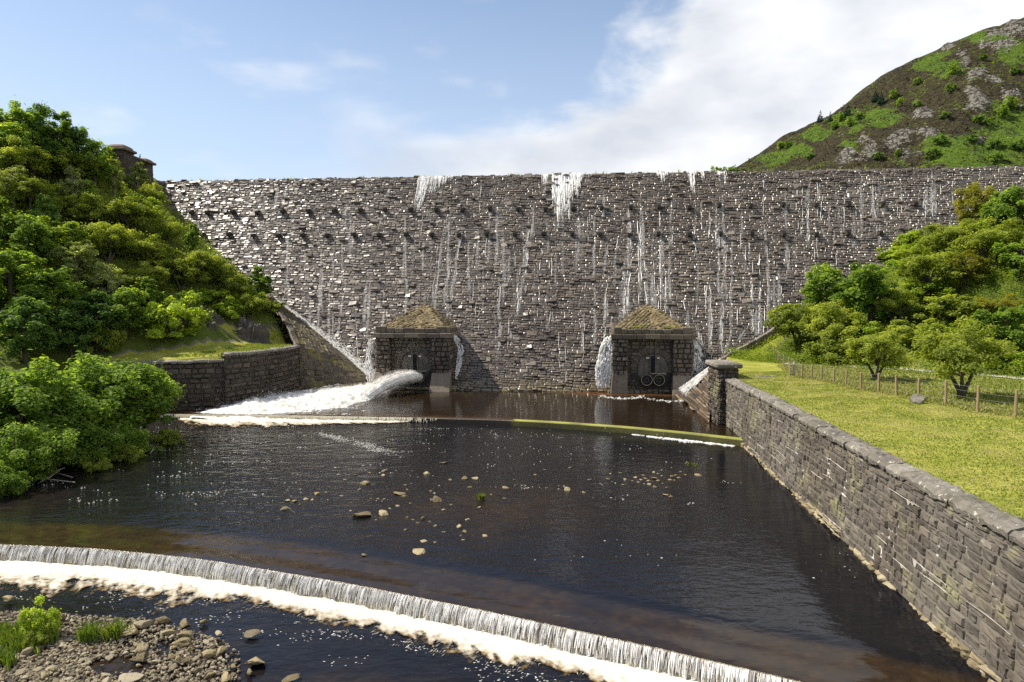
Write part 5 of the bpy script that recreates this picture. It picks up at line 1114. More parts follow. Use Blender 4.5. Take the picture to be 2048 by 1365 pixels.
# ---------------------------------------------------------------- plants: a few prototypes, each then copied tree by tree
def leaves(mb, C, Nn, size, asp=.6, fold=.25):
    n = len(C); rv = rng.normal(0, 1, (n, 3)); T = np.cross(Nn, rv); T /= np.linalg.norm(T, axis=1)[:, None]+1e-9; S_ = np.cross(Nn, T)
    L_ = size*rng.uniform(.6, 1.35, (n, 1)); W_ = L_*asp*rng.uniform(.7, 1.2, (n, 1))
    V = np.stack([C-T*L_, C+S_*W_+Nn*W_*fold, C+T*L_, C-S_*W_+Nn*W_*fold], 1).reshape(-1, 3); q = np.arange(n)[:, None]*4+np.arange(4)[None]
    return V, q
def crown(kind, Rr, Hh, seed, ncl, nlf, size, sparse=.0):
    """clusters of leaves spread through an uneven crown; returns leaf mesh and the limbs that carry it"""
    g = random.Random(seed); C = []; rad = []
    lob = [(g.uniform(-1, 1), g.uniform(-1, 1), g.uniform(0, 1)) for _ in range(5)]
    for k in range(ncl):
        if kind == 'conifer':
            t = g.random()**1.3; a = g.uniform(0, 2*math.pi); r = Rr*(1-t)*math.sqrt(g.uniform(.35, 1)); C.append((r*math.cos(a), r*math.sin(a), Hh*(.08+.9*t)-.12*r)); rad.append(max(.12, .30*Rr*(1-t)+.12)); continue
        while True:
            x, y, z = g.uniform(-1, 1), g.uniform(-1, 1), g.uniform(-1, 1); d = math.sqrt(x*x+y*y+z*z)
            lim = (1.12 if k % 6 == 0 else .80)+.34*mn.noise(Vector((x/d*1.6+seed, y/d*1.6, z/d*1.6)))+.16*mn.noise(Vector((x/d*4, y/d*4+seed, z/d*4)))
            if .30 < d < lim: break
        if kind == 'bush': C.append((x*Rr, y*Rr, Hh*(.46+.52*z))); rad.append(Rr*g.uniform(.12, .24))
        elif kind == 'layer':
            zl = round((z*.5+.5)*5)/5*.4+.6*(z*.5+.5); C.append((x*Rr*1.0, y*Rr*1.0, Hh*(.26+.70*zl)+.08*Hh*g.uniform(-1, 1))); rad.append(Rr*g.uniform(.13, .25))
        elif kind == 'tall': w = 1-.35*max(0, z); C.append((x*Rr*w, y*Rr*w, Hh*(.54+.47*z))); rad.append(Rr*g.uniform(.13, .25))
        else: C.append((x*Rr, y*Rr, Hh*(.55+.46*z))); rad.append(Rr*g.uniform(.13, .25))
    C = np.array(C); rad = np.array(rad); w = rad**2; w /= w.sum(); ix = rng.choice(len(C), nlf, p=w); d = rng.normal(0, 1, (nlf, 3)); d[:, 2] += .35; d /= np.linalg.norm(d, axis=1)[:, None]
    rr_ = rad[ix][:, None]*(rng.uniform(.25, 1.0, (nlf, 1))**.6); flat = .62 if kind == 'layer' else (.5 if kind == 'conifer' else .8)
    P = C[ix]+d*rr_*np.array([1, 1, flat]); stray = rng.random(nlf) < .13; P[stray] += rng.normal(0, 1, (stray.sum(), 3))*rad[ix][stray][:, None]*.45
    P[:, 2] = np.maximum(P[:, 2], .08)
    cen = np.array([0, 0, Hh*.5]); Nn = d*.35+np.array([0, 0, .85])+.30*(P-cen)/Rr+rng.normal(0, .42, (nlf, 3)); Nn /= np.linalg.norm(Nn, axis=1)[:, None]
    mb = MB(); V, q = leaves(mb, P, Nn, size); clt = rng.normal(0, .19, len(C)); tone = np.clip(.5+clt[ix]+rng.normal(0, .17, nlf), 0, 1); mb.add(V, q, np.repeat(tone, 4))
    tb = MB(); multi = 4 if kind == 'bush' else (3 if kind == 'layer' else 1)
    if kind == 'conifer': tube(tb, [(0, 0, -.4), (0, 0, Hh*.5), (0, 0, Hh*.97)], [.05*Hh*.6, .03*Hh*.5, .01], 6)
    else:
        top = Hh*(.30 if multi > 1 else .62); base_r = .035*Hh+.02
        roots = []
        for m_ in range(multi):
            a = 2*math.pi*m_/multi+g.random(); o = (.0 if multi == 1 else .18*Rr)
            pts = [Vector((0, 0, -.5)), Vector((o*.4*math.cos(a), o*.4*math.sin(a), top*.35)), Vector((o*1.4*math.cos(a)+g.uniform(-.1, .1), o*1.4*math.sin(a), top))]
            tube(tb, pts, [base_r, base_r*.8, base_r*.5], 6); roots += pts[1:]
        for k in g.sample(range(len(C)), min(len(C), 26)):
            e = Vector(C[k]); s = min(roots, key=lambda p: (p-e).length+abs(p.z-e.z*.6)); mid = s.lerp(e, .5)+Vector((g.uniform(-.1, .1), g.uniform(-.1, .1), g.uniform(.0, .12)))*Rr; tube(tb, [s, mid, e], [base_r*.42, base_r*.28, base_r*.08], 5, cap=False)
    return mb, tb
PROTO = {}
def proto(key, kind, Rr, Hh, seed, ncl, nlf, size, leafmat, barkmat='bark'):
    mb, tb = crown(kind, Rr, Hh, seed, ncl, nlf, size); PROTO[key] = (mb.mesh('crown', MAT[leafmat], False), tb.mesh('trunk', MAT[barkmat], True), Hh, Rr)
# name, habit, radius, height, seed, clusters, leaves, leaf size
for k_, (a, sd) in {'0': ('round', 3), '1': ('round', 21), '2': ('tall', 34)}.items():
    proto('broad'+k_, a, 2.7 if a == 'round' else 2.0, 6.2, sd, 75, 9000, .145, 'green leaf')
    proto('pale'+k_, 'tall' if k_ != '1' else 'round', 2.1, 6.0, sd+1, 85, 9500, .105, 'pale leaf', 'pale bark')
    proto('hawthorn'+k_, 'layer', 2.9, 4.6, sd+2, 80, 10500, .11, 'olive leaf')
    proto('dark'+k_, a, 2.5, 6.0, sd+3, 75, 9000, .14, 'dark leaf')
    proto('bright'+k_, 'bush', 2.2, 2.6, sd+4, 60, 7500, .11, 'bright leaf')
    proto('shrub'+k_, 'bush', 2.0, 2.2, sd+5, 60, 7500, .10, 'olive leaf')
    proto('bank'+k_, 'bush', 3.4, 4.4, sd+8, 130, 17000, .13, 'green leaf')
    proto('golden'+k_, 'round', 2.3, 5.0, sd+9, 70, 8500, .10, 'golden leaf')
for k_, sd in (('0', 5), ('1', 8)):
    proto('conifer'+k_, 'conifer', 1.3, 5.0, sd, 90, 2600, .13, 'conifer leaf')
    proto('hillbush'+k_, 'bush', 2.0, 2.5, sd+1, 40, 1500, .2, 'dark leaf')
    proto('hilltree'+k_, 'round', 2.4, 5.0, sd+2, 45, 2000, .22, 'green leaf')
NAMES = {'broad': 'leafy_tree', 'pale': 'willow_tree', 'hawthorn': 'hawthorn_tree', 'dark': 'dark_tree', 'bright': 'shrub', 'shrub': 'shrub', 'bank': 'waterside_bush', 'golden': 'leafy_tree', 'conifer': 'conifer_tree', 'hillbush': 'hillside_bush', 'hilltree': 'hillside_tree'}
CAT = {'leafy_tree': 'tree', 'willow_tree': 'tree', 'hawthorn_tree': 'tree', 'dark_tree': 'tree', 'shrub': 'shrub', 'waterside_bush': 'bush', 'conifer_tree': 'tree', 'hillside_bush': 'bush', 'hillside_tree': 'tree'}
cnt = [0]
def plant(kind, loc, hgt, label, group, wide=1.0, simple=False):
    v = cnt[0] % (2 if kind+'2' not in PROTO else 3); cnt[0] += 1; cm, tm, H0, R0 = PROTO[kind+str(v)]; s = hgt/H0; nm = NAMES[kind]
    root = empty(nm, loc, random.uniform(0, 6.28)); root.scale = (s*wide, s*wide, s); tag(root, label, CAT[nm], group)
    link(D.objects.new('crown', cm), root); link(D.objects.new('trunk', tm), root); return root
def plant_at(kind, px, ptop, hgt, label, group, wide=1.0, t0=40.): return plant(kind, onground(px, ptop, hgt, t0), hgt, label, group, wide)
GL = 'trees and bushes on the left hillside'
LEFT = [  # kind, pixel x, pixel y of the crown top, height, width factor, label
 ('broad', 22, 196, 9.5, 1.0, 'tall leafy tree at the very top left corner of the wooded hillside'),
 ('dark', 72, 200, 9.0, .75, 'slim dark tree with a pointed top on the left skyline'),
 ('broad', 118, 228, 8.5, 1.0, 'dense leafy tree on the left skyline just below the pointed dark tree'),
 ('dark', 152, 245, 8.0, .9, 'dark tree with ragged twigs on the left skyline'),
 ('broad', 188, 280, 7, .9, 'lowest leafy tree on the left skyline, nearest the tower'),
 ('dark', 95, 275, 6.0, 1.2, 'dark shadowy tree in a hollow below the left skyline'),
 ('bright', 20, 250, 4.5, 1.6, 'bright yellow green crown high at the left edge of the photo'),
 ('hawthorn', 45, 290, 5.0, 1.2, 'broad olive tree below the bright crown at the left edge'),
 ('broad', 212, 296, 5.5, 1.0, 'green tree directly in front of the tower'),
 ('pale', 275, 325, 5.5, 1.0, 'pale grey green tree hiding the foot of the tower'),
 ('pale', 228, 330, 4.5, .9, 'pale tree left of the one at the foot of the tower'),
 ('hawthorn', 305, 368, 4.2, .8, 'dark green tree against the top left corner of the dam face'),
 ('pale', 145, 332, 5.5, .9, 'pale pointed willow standing alone halfway up the left hillside'),
 ('broad', 175, 360, 4.0, 1.0, 'mid green tree between the pale willow and the tower trees'),
 ('pale', 25, 325, 5.5, 1.2, 'wide pale willow at the left edge of the photo'),
 ('dark', 90, 385, 5.0, .9, 'dark pointed tree under the wide pale willow'),
 ('hawthorn', 165, 388, 4.2, 1.3, 'flat topped olive hawthorn below the pale pointed willow'),
 ('hawthorn', 255, 395, 4.5, 1.4, 'large olive hawthorn with layered boughs beside the dam face'),
 ('bright', 275, 388, 3.0, 1.4, 'yellow green bush growing through the top of the large hawthorn'),
 ('hawthorn', 335, 440, 3.6, 1.0, 'small olive hawthorn leaning over the dam edge'),
 ('broad', 385, 450, 4.2, .9, 'rounded green tree at the dam edge below the first drain blocks'),
 ('hawthorn', 215, 440, 4.8, 1.3, 'brownish olive hawthorn in the middle of the left hillside'),
 ('broad', 60, 430, 6.0, 1.2, 'big leafy tree low on the left hillside near the photo edge'),
 ('broad', 8, 400, 6.0, 1.1, 'leafy tree cut by the left photo edge, above the big low one'),
 ('bright', 115, 440, 3.6, 1.4, 'bright green bush in sun above the big low leafy tree'),
 ('pale', 150, 478, 6.0, 1.3, 'broad pale willow in the lower middle of the left hillside'),
 ('pale', 215, 520, 5.5, 1.2, 'pale yellowish willow standing right of the broad pale one'),
 ('hawthorn', 395, 498, 4.0, 1.2, 'olive hawthorn on the slope under the rounded dam edge tree'),
 ('hawthorn', 360, 515, 4.0, 1.3, 'wide dark olive hawthorn above the bare crag'),
 ('broad', 300, 560, 5.0, 1.2, 'bright topped green tree standing on the terrace left of the crag'),
 ('bright', 345, 592, 5.0, 1.0, 'sunlit yellow green rounded bush beside the bare crag'),
 ('broad', 250, 575, 6.0, 1.2, 'leafy tree on the terrace behind the lower dark wall'),
 ('dark', 190, 580, 7.0, 1.2, 'shadowed tree with dark trunk space below, on the terrace'),
 ('broad', 95, 520, 7.5, 1.3, 'large green tree on the terrace behind the waterside bush'),
 ('broad', 18, 500, 7.5, 1.3, 'large green tree at the left photo edge behind the waterside bush'),
 ('dark', 45, 590, 7.0, 1.2, 'dark tree in deep shade at the left edge above the waterside bush'),
 ('dark', 140, 610, 6.0, 1.2, 'dark tree in deep shade between the two large terrace trees'),
 ('shrub', 205, 645, 3.4, .7, 'small pale shrub sticking up behind the waterside bush'),
 ('broad', 520, 536, 5.0, 1.25, 'bushy green tree overhanging the dam gully, farthest down the slope'),
 ('hawthorn', 470, 545, 3.8, 1.1, 'olive tree just left of the one overhanging the gully'),
 ('hawthorn', 440, 525, 3.6, 1.1, 'olive tree uphill of the pair overhanging the gully'),
 ('bright', 430, 580, 2.4, 1.5, 'low bright green bush above the crag'),
 ('bright', 495, 590, 2.2, 1.4, 'low green bush under the tree overhanging the gully'),
 ('hawthorn', 500, 590, 3.2, 1.1, 'rounded olive bush right above the mossy apron kerb'),
 ('bright', 455, 602, 2.4, 1.3, 'fresh green bush on top of the lower leaning crag'),
 ('broad', 380, 575, 4.2, 1.0, 'small leafy tree growing on top of the tall bare crag'),
 ('shrub', 540, 600, 1.8, 1.3, 'lowest small bush at the edge of the gully beside the kerb'),
 ('shrub', 250, 540, 3.0, 1.4, 'low scrub between the pale yellowish willow and the crag'),
 ('bright', 205, 470, 2.6, 1.5, 'sunlit low bush between the two lower willows and the brownish hawthorn'),
 ('hawthorn', 300, 530, 3.6, 1.2, 'olive bush above the bright topped terrace tree'),
 ('shrub', 330, 500, 3.0, 1.4, 'low olive bush in the gap left of the wide dark hawthorn'),
 ('bright', 75, 470, 3.0, 1.4, 'low sunlit bush between the big leafy trees at left'),
 ('shrub', 120, 300, 4.0, 1.4, 'bushy growth under the dense skyline tree'),
 ('shrub', 195, 315, 3.6, 1.4, 'bushy growth below the lowest skyline tree'),
 ('hawthorn', 60, 350, 4.5, 1.3, 'olive tree between the wide pale willow and the dark pointed tree'),
 ('bright', 205, 410, 2.8, 1.5, 'low leafy bush between the olive hawthorns'),
 ('hawthorn', 290, 470, 4.0, 1.3, 'olive hawthorn in front of the large layered one'),
]
for kd, px, pt, hg, wd, lb in LEFT: plant_at(kd, px, pt, hg*(1.2 if kd == 'hawthorn' else 1.05), lb, GL, wd*(.85 if kd == 'hawthorn' else .95))
GB = 'bushes overhanging the water on the left bank'
for px, pt, Y, hg, wd, lb in ((205, 712, 62, 6.6, 1.15, 'big sunlit bush with lime green tips leaning over the river'), (284, 738, 64.5, 5.2, .82, 'rounded end of the waterside thicket nearest the weir'), (110, 745, 58, 6.4, 1.1, 'leafy bush between the big lime tipped bush and the photo edge'),
                              (20, 728, 54, 7.4, 1.0, 'tall waterside bush cut by the left photo edge'), (60, 850, 49.5, 3.7, 1.0, 'low bush trailing branches in the water at the left edge'), (165, 845, 54.5, 3.6, 1.0, 'low dark bush hanging over fallen branches at the waterside'), (255, 850, 58.5, 3.2, .85, 'low bush with olive sprays dipping to the water below the big bush'), (5, 930, 46, 2.4, .8, 'smallest waterside bush at the left edge, lowest by the river')):
    q = atY(px, pt, Y); plant('bank', Vector((q.x, q.y, q.z-hg)), hg, lb, GB, wd)
for px, py, Y, hg, lb in ((190, 925, 53, 1.3, 'olive spray of leaves at the water edge beside fallen branches'), (255, 905, 56.5, 1.5, 'yellowish olive spray dipping over the water edge'), (335, 870, 62.5, 1.5, 'olive spray sticking out over the river at the thicket end'), (20, 968, 46.5, .9, 'small yellow green tuft at the water edge by the photo edge')):
    q = atY(px, py, Y); plant('shrub', Vector((q.x, q.y, q.z-hg*.6)), hg, lb, 'sprays at the waterside', 1.0)
GR = 'trees and bushes on the right hillside'
RIGHT = [
 ('golden', 1955, 368, 7.0, .95, 'tall yellowish willow highest on the right hillside against the dam'),
 ('broad', 2030, 372, 7.5, 1.2, 'leafy tree at the right photo edge, top of the right hillside'),
 ('hawthorn', 1995, 440, 5.5, 1.3, 'wide olive tree below the tall yellowish willow'),
 ('broad', 2045, 470, 5.0, 1.3, 'green tree at the right photo edge below the topmost one'),
 ('hawthorn', 1890, 448, 4.5, 1.3, 'olive bushes under the dam left of the yellowish willow'),
 ('bright', 1832, 462, 3.2, 1.2, 'slim bright green bush against the dam, left of the olive bushes'),
 ('bright', 1810, 488, 2.6, 1.6, 'low bright bush downhill of the slim one by the dam'),
 ('hawthorn', 1865, 505, 5.0, 1.5, 'large round grey olive bush in the middle of the right hillside'),
 ('golden', 1930, 500, 4.5, 1.4, 'mixed yellow green bush right of the large grey olive one'),
 ('broad', 1745, 508, 8.6, 1.15, 'dense dark green rounded tree in front of the dam, taller of two'),
 ('broad', 1652, 528, 8.0, 1.05, 'dense green tree in front of the dam, left and smaller of two'),
 ('hawthorn', 1795, 580, 4.0, 1.2, 'yellowish hawthorn at the foot of the dense rounded tree'),
 ('hawthorn', 1598, 600, 5.6, 1.2, 'spreading hawthorn over the lawn nearest the dam kerb'),
 ('hawthorn', 1660, 604, 5.4, 1.15, 'spreading hawthorn behind the start of the fence'),
 ('pale', 1690, 570, 4.5, 1.0, 'paler leafy bush between the dense trees and the fence hawthorns'),
 ('shrub', 1660, 675, 3.0, 1.2, 'low olive shrub close behind the fence stile'),
 ('hawthorn', 1755, 662, 4.2, 1.2, 'rounded hawthorn behind the middle of the fence'),
 ('hawthorn', 1930, 640, 5.4, 1.05, 'dark trunked hawthorn standing just behind the fence by the gravel path'),
 ('broad', 2015, 600, 6.2, 1.1, 'large dark green tree at the right photo edge beyond the path'),
 ('golden', 1990, 590, 4.0, 1.3, 'yellow green bush uphill of the path tree'),
 ('shrub', 1830, 640, 2.6, 1.5, 'low olive bush behind the fence between the two fence hawthorns'),
 ('bright', 1720, 640, 2.4, 1.4, 'low green bush uphill of the rounded fence hawthorn'),
 ('shrub', 1900, 590, 2.8, 1.6, 'spreading scrub on the bracken slope above the dark trunked hawthorn'),
 ('bright', 1850, 560, 2.6, 1.5, 'fresh green bush in the bracken below the large grey olive bush'),
 ('shrub', 1700, 690, 2.0, 1.4, 'small shrub close behind the fence left of the rounded hawthorn'),
 ('bright', 2030, 690, 2.4, 1.6, 'bright bush at the right photo edge just above the path'),
 ('bright', 1880, 650, 2.2, 1.5, 'low bright bush left of the dark trunked hawthorn'),
 ('hawthorn', 1940, 440, 4.0, 1.2, 'olive bush at the foot of the tall yellowish willow'),
 ('hawthorn', 2010, 395, 5.0, 1.2, 'olive tree between the tall yellowish willow and the right edge tree'),
 ('broad', 1990, 385, 5.0, 1.0, 'leafy tree right behind the tall yellowish willow'),
]
for kd, px, pt, hg, wd, lb in RIGHT: plant_at(kd, px, pt, hg*(1.15 if kd == 'hawthorn' else 1.05), lb, GR, wd*(.82 if kd == 'hawthorn' else .95))

# heather and bracken clumps that roughen the far hill
def hill_cover():
    P = []; T_ = []
    while len(P) < 20000:
        y = random.uniform(235, 415); x = random.uniform(.28*y, .80*y); P.append((x, y, hill_h(x, y)+random.uniform(0, .5))); T_.append(min(1, max(0, .5+.8*fbm(x*.06, y*.06, 17))))
    P = np.array(P); T_ = np.array(T_)
    for name, sel, mat in (('heather', T_ < .52, 'heather leaf'), ('bracken', T_ >= .52, 'bracken leaf')):
        Q = P[sel]; n = len(Q); Nn = rng.normal(0, .5, (n, 3))+np.array([0, -.4, 1.]); Nn /= np.linalg.norm(Nn, axis=1)[:, None]; mb = MB(); V, q = leaves(mb, Q, Nn, .55, .6); mb.add(V, q, np.repeat(np.clip(rng.normal(.4, .2, n), 0, 1), 4)); tag(mb.build(name, MAT[mat]), kind='stuff')
leaf('heather leaf', (.018, .016, .009), (.05, .04, .02), (.10, .085, .035), .2)
hill_cover()
# small growth on the far hill
GH = 'trees and bushes on the far hill'
HILL = [('conifer', 1484, 316, 5.0, 'tiny dark conifer on the lower skyline of the far hill'), ('hilltree', 1905, 150, 8, 'lone dark rounded tree high on the far hill beside pale rock steps'), ('hillbush', 1900, 185, 6, 'dark bush just below the lone rounded tree on the far hill'), ('hillbush', 1965, 120, 5, 'green bush among rocks near the top of the far hill'), ('conifer', 1538, 292, 7, 'thin bare topped conifer on the far hill skyline'), ('conifer', 1512, 306, 6, 'thin conifer low on the far hill skyline'),
 ('hilltree', 1560, 300, 7, 'left tree of a dark pair on the lower far hill'), ('hilltree', 1575, 298, 6, 'right tree of a dark pair on the lower far hill'), ('conifer', 1640, 245, 8, 'conifer on the skyline at the start of the dark wood strip'), ('conifer', 1660, 248, 8, 'conifer below the skyline in the dark wood strip'), ('hilltree', 1680, 245, 8, 'rounded tree in the dark wood strip of the far hill'), ('conifer', 1695, 235, 9, 'pointed tree at the upper end of the dark wood strip'), ('hilltree', 1668, 262, 8, 'rounded tree at the bottom of the dark wood strip'), ('hilltree', 1700, 255, 7, 'green tree right of the dark wood strip'), ('hillbush', 1720, 240, 6, 'bush right of the dark wood strip'), ('conifer', 1750, 205, 9, 'taller conifer of a pair midway up the far hill'), ('conifer', 1762, 210, 8, 'shorter conifer of a pair midway up the far hill'), ('hilltree', 1785, 200, 7, 'light green tree right of the conifer pair'), ('hilltree', 1800, 215, 7, 'second light green tree right of the conifer pair'), ('hillbush', 1835, 215, 5, 'bush on the bracken bank above the pale crags'), ('hillbush', 1835, 170, 5, 'bush midway along the upper heather slope'), ('hillbush', 1890, 240, 5, 'bush above the large pale crag'),
 ('hilltree', 2005, 240, 9, 'dark rounded tree in bracken at the right of the far hill'), ('hilltree', 2022, 225, 9, 'largest tree in bracken near the right photo edge'), ('hillbush', 1960, 250, 6, 'bush in bracken left of the dark rounded tree'), ('hillbush', 1880, 290, 6, 'bush in bracken just right of the large pale crag'), ('hillbush', 1865, 315, 6, 'bush behind the dam crest under the large pale crag'), ('hillbush', 1945, 285, 5, 'bush low in the bracken field of the far hill'), ('hillbush', 1990, 300, 6, 'bush low in the bracken field toward the right'), ('hillbush', 2035, 305, 7, 'bush behind the dam crest at the right photo edge'), ('hillbush', 1992, 325, 6, 'round bush touching the dam crest line'), ('hillbush', 2030, 150, 6, 'bush at the right photo edge below the upper rocks'), ('hilltree', 1795, 318, 6, 'tree behind the dam crest between pale crags'), ('hillbush', 1620, 320, 5, 'bush on brown heather just above the crest'), ('hillbush', 1755, 320, 5, 'bush at the foot of the palest crag')]
for kd, px, py, hg, lb in HILL:
    q = onhill(px, py); plant(kd, q-Vector((0, 0, .3)), hg*(.75 if kd != 'conifer' else .9), lb, GH, random.uniform(.85, 1.1))
for k, px in enumerate((1432, 1442, 1452, 1462, 1470)):
    q = atY(px, 336+random.uniform(-2, 1) if k < 4 else 331, 300); plant('conifer' if k in (2, 4) else 'hilltree', q-Vector((0, 0, 6)), 6.5, ['leftmost', 'second from left', 'pointed middle', 'fourth from left', 'tall rightmost'][k]+' of the tiny trees on the skyline where hill meets dam', 'tiny trees beyond the crest')

# ---------------------------------------------------------------- undergrowth
def cover(name, cands, mat, size, up, asp=.5, label=None):
    P = np.array([(x, y, h(x, y)) for x, y in cands]); n = len(P); P[:, 2] += rng.random(n)**1.4*up; Nn = rng.normal(0, .5, (n, 3))+np.array([0, -.15, 1.]); Nn /= np.linalg.norm(Nn, axis=1)[:, None]
    mb = MB(); V, q = leaves(mb, P, Nn, size, asp); tone = np.clip(np.array([.5+.42*fbm(x*.22, y*.22, 6) for x, y in cands])+rng.normal(0, .15, n), 0, 1); mb.add(V, q, np.repeat(tone, 4)); return tag(mb.build(name, MAT[mat]), label, kind='stuff')
ca = []
while len(ca) < 58000:
    y = random.uniform(62, 122); x = xfoot_l(y)-random.random()**.8*55-1.5
    if x < -8 and abs(x/y) < .86 and not (-46 < x < -35 and 87 < y < 96 and random.random() < .85): ca.append((x, y))
cover('bracken', ca, 'bracken leaf', .17, 1.4, .45)
ca = []; cb = []
while len(ca) < 70000:
    y = random.uniform(44, 108); x = xfoot_r(y)+random.uniform(-3, 34)
    if x > 30 and x/y < .92:
        if fbm(x*.12, y*.12, 21) > -.12: ca.append((x, y))
        elif len(cb) < 26000: cb.append((x, y))
cover('bracken', ca, 'bracken leaf', .14, 1.3, .45); cover('scrub', cb, 'olive leaf', .13, 1.0, .45)
POSTS = [(1539, 714, 24), (1548, 720, 24), (1557, 727, 24), (1567, 735, 25), (1578, 741, 26), (1604, 757, 29), (1623, 759, 27), (1643, 762, 29), (1667, 766, 29), (1692, 772, 32), (1722, 780, 35), (1757, 785, 38), (1793, 791, 40), (1837, 800, 42), (1891, 810, 48), (1955, 825, 53), (2031, 834, 54)]
FL = sorted([(q.y, q.x) for q in (onground(px, py, .02) for px, py, _ in POSTS)]); FY = [a for a, b in FL]; FX = [b for a, b in FL]
def fence_x(y): return interp(y, [FY[0]-20]+FY+[100], [FX[0]+5]+FX+[FX[-1]+3])
pts = []
for _ in range(13000):
    y = random.uniform(38, 82); x = fence_x(y)+random.uniform(-.5, 1)+random.random()**1.3*18
    if x < xfoot_r(y)+1.5: pts.append((x, y, h(x, y)))
mb = MB(); blades(mb, pts, rng.uniform(.10, .32, len(pts)), .026, .55, 5, (.1, 1)); tag(mb.build('long_grass', MAT['grass leaf']), kind='stuff')
pts = []
for _ in range(5200):
    y = random.uniform(38, 80); x = fence_x(y)+random.uniform(-.7, .8)+random.random()**2*8
    if x < xfoot_r(y)+1.0: pts.append((x, y, h(x, y)))
mb = MB(); blades(mb, pts, rng.uniform(.12, .42, len(pts)), .022, .6, 4, (.1, 1)); tag(mb.build('dry_grass', MAT['dry grass leaf']), kind='stuff')
pts = []; pts2 = []
for _ in range(60000):
    y = 20+55*random.random()**1.3; x = xw(y)+.9+random.random()*(fence_x(y)-xw(y))
    if x/y > .92: continue
    (pts if nz3(x*.5, y*.8, 2)+.9*nz3(x*.16, y*.2, 7)+.4*nz3(x*2, y*3)+random.uniform(-.25, .25) > 0 else pts2).append((x, y, h(x, y)-.01))
mb = MB(); blades(mb, pts, rng.uniform(.05, .11, len(pts)), .020, .6, 3, (.2, 1)); tag(mb.build('lawn_grass', MAT['grass leaf']), kind='stuff')
mb = MB(); blades(mb, pts2, rng.uniform(.05, .11, len(pts2)), .020, .7, 3, (.1, .9)); tag(mb.build('lawn_grass', MAT['dry grass leaf']), kind='stuff')
pts = []
for _ in range(1400):
    y = random.uniform(16, 66); pts.append((xw(y)+1.0+random.gauss(0, .08), y, 4.36))
for _ in range(2500):
    y = random.uniform(80.5, 96); x = xl(y)-.8-random.random()*5; pts.append((x, y, h(x, y)))
mb = MB(); blades(mb, pts, rng.uniform(.1, .28, len(pts)), .02, .5, 5, (.1, 1)); tag(mb.build('edge_grass', MAT['grass leaf']), kind='stuff')

# bare rock standing out of the left bank above the terrace
def outcrop(cx, cy, cz, rx, ry, rz, seed, label):
    V = []; n, m = 54, 40
    for i in range(n+1):
        for j in range(m+1):
            th = 2*math.pi*i/n; ph = math.pi*.5*j/m; d = Vector((math.cos(th)*math.cos(ph), math.sin(th)*math.cos(ph), math.sin(ph)))
            k = 1+.22*fbm(d.x*2.2+seed, d.y*2.2, d.z*1.2)+.20*abs(nz3(d.x*6+d.z*2.5, d.y*5, d.z*1.5+seed))+.08*fbm(d.x*9, d.y*9, d.z*5+seed)
            V.append((cx+d.x*rx*k, cy+d.y*ry*k, cz+d.z*rz*k))
    mb = MB(); mb.add(V, grid_faces(n+1, m+1), np.array([.5+.5*nz3(v[0]*.9, v[1]*.6, v[2]*.4) for v in V])); return tag(mb.build('rock_outcrop', MAT['dark rock']), label, 'rock', 'bare rocks above the terrace')
outcrop(-42.6, 92.6, 4.0, 4.2, 3.4, 6.4, 3, 'tall bare brown crag above the terrace, beside the sunlit yellow green bush')
outcrop(-37.0, 95.6, 4.0, 3.2, 2.8, 5.2, 9, 'lower leaning grey crag between the tall crag and the mossy apron')

# ---------------------------------------------------------------- path, fence and small things on the lawn
V = []; pathl = np.array([(50.0, 44.), (50, 56), (49.0, 64), (46.4, 70.5), (41.2, 76), (36.4, 80.2), (33.6, 83.4)]); pq = resample(pathl, .6); pn = normals2(pq)
for p, n_ in zip(pq, pn):
    for o in (-1.0, -.5, 0, .5, 1.0): x, y = p[0]+n_[0]*o, p[1]+n_[1]*o; V.append((x, y, max(h(x, y), h(p[0], p[1])-.1)+.09))
mb = MB(); mb.add(V, grid_faces(len(pq), 5), .5); tag(mb.build('path', MAT['path gravel'], smooth=True), kind='structure')
fence = empty('fence', (30, 60, 4.5)); fence.location = (0, 0, 0); tag(fence, 'timber post and wire fence curving between lawn and bracken', 'fence')
tops = []
for px, py, hp in POSTS:
    q = onground(px, py, 0.02); hh = hp*q.y/F*1.02; mb = MB(); r = .10 if q.y < 60 else .085
    lean = Vector((random.gauss(0, .015), random.gauss(0, .015), 1))
    tube(mb, [q-Vector((0, 0, .4)), q+lean*hh*.5, q+lean*(hh-.03), q+lean*hh], [r, r, r, r*.8], 9, random.random()); mb.build('post', MAT['fence timber'], fence); tops.append((q, lean, hh))
mb = MB()
for f in (.25, .5, .74, .93):
    pts = []
    for (a, la, ha), (b, lb_, hb) in zip(tops[:-1], tops[1:]):
        for k in range(4): t = k/4; p = (a+la*ha*f).lerp(b+lb_*hb*f, t); pts.append(p-Vector((0, 0, .04*math.sin(math.pi*t))))
    pts.append(tops[-1][0]+tops[-1][1]*tops[-1][2]*f); q0 = pts[-1]; pts.append(q0+Vector((3, -6, 0)))
    tube(mb, pts, [.008]*len(pts), 4)
mb.build('wire', MAT['galvanised wire'], fence)
st = empty('fence_stile', (0, 0, 0)); tag(st, 'stout double post stile with a pale slanting brace in the fence line', 'stile')
q = onground(1580, 752, .02); q2 = onground(1588, 752, .02); hh = 1.45
mb = MB(); tube(mb, [q-Vector((0, 0, .3)), q+Vector((0, 0, hh))], [.11, .10], 9); mb.build('post', MAT['fence timber'], st)
mb = MB(); tube(mb, [q2-Vector((0, 0, .3)), q2+Vector((0, 0, hh))], [.12, .11], 9); mb.build('post', MAT['grey timber'], st)
mb = MB(); tube(mb, [q2+Vector((.7, -.2, -.1)), q2+Vector((.12, 0, hh*.72))], [.07, .06], 8); mb.build('brace', MAT['grey timber'], st)
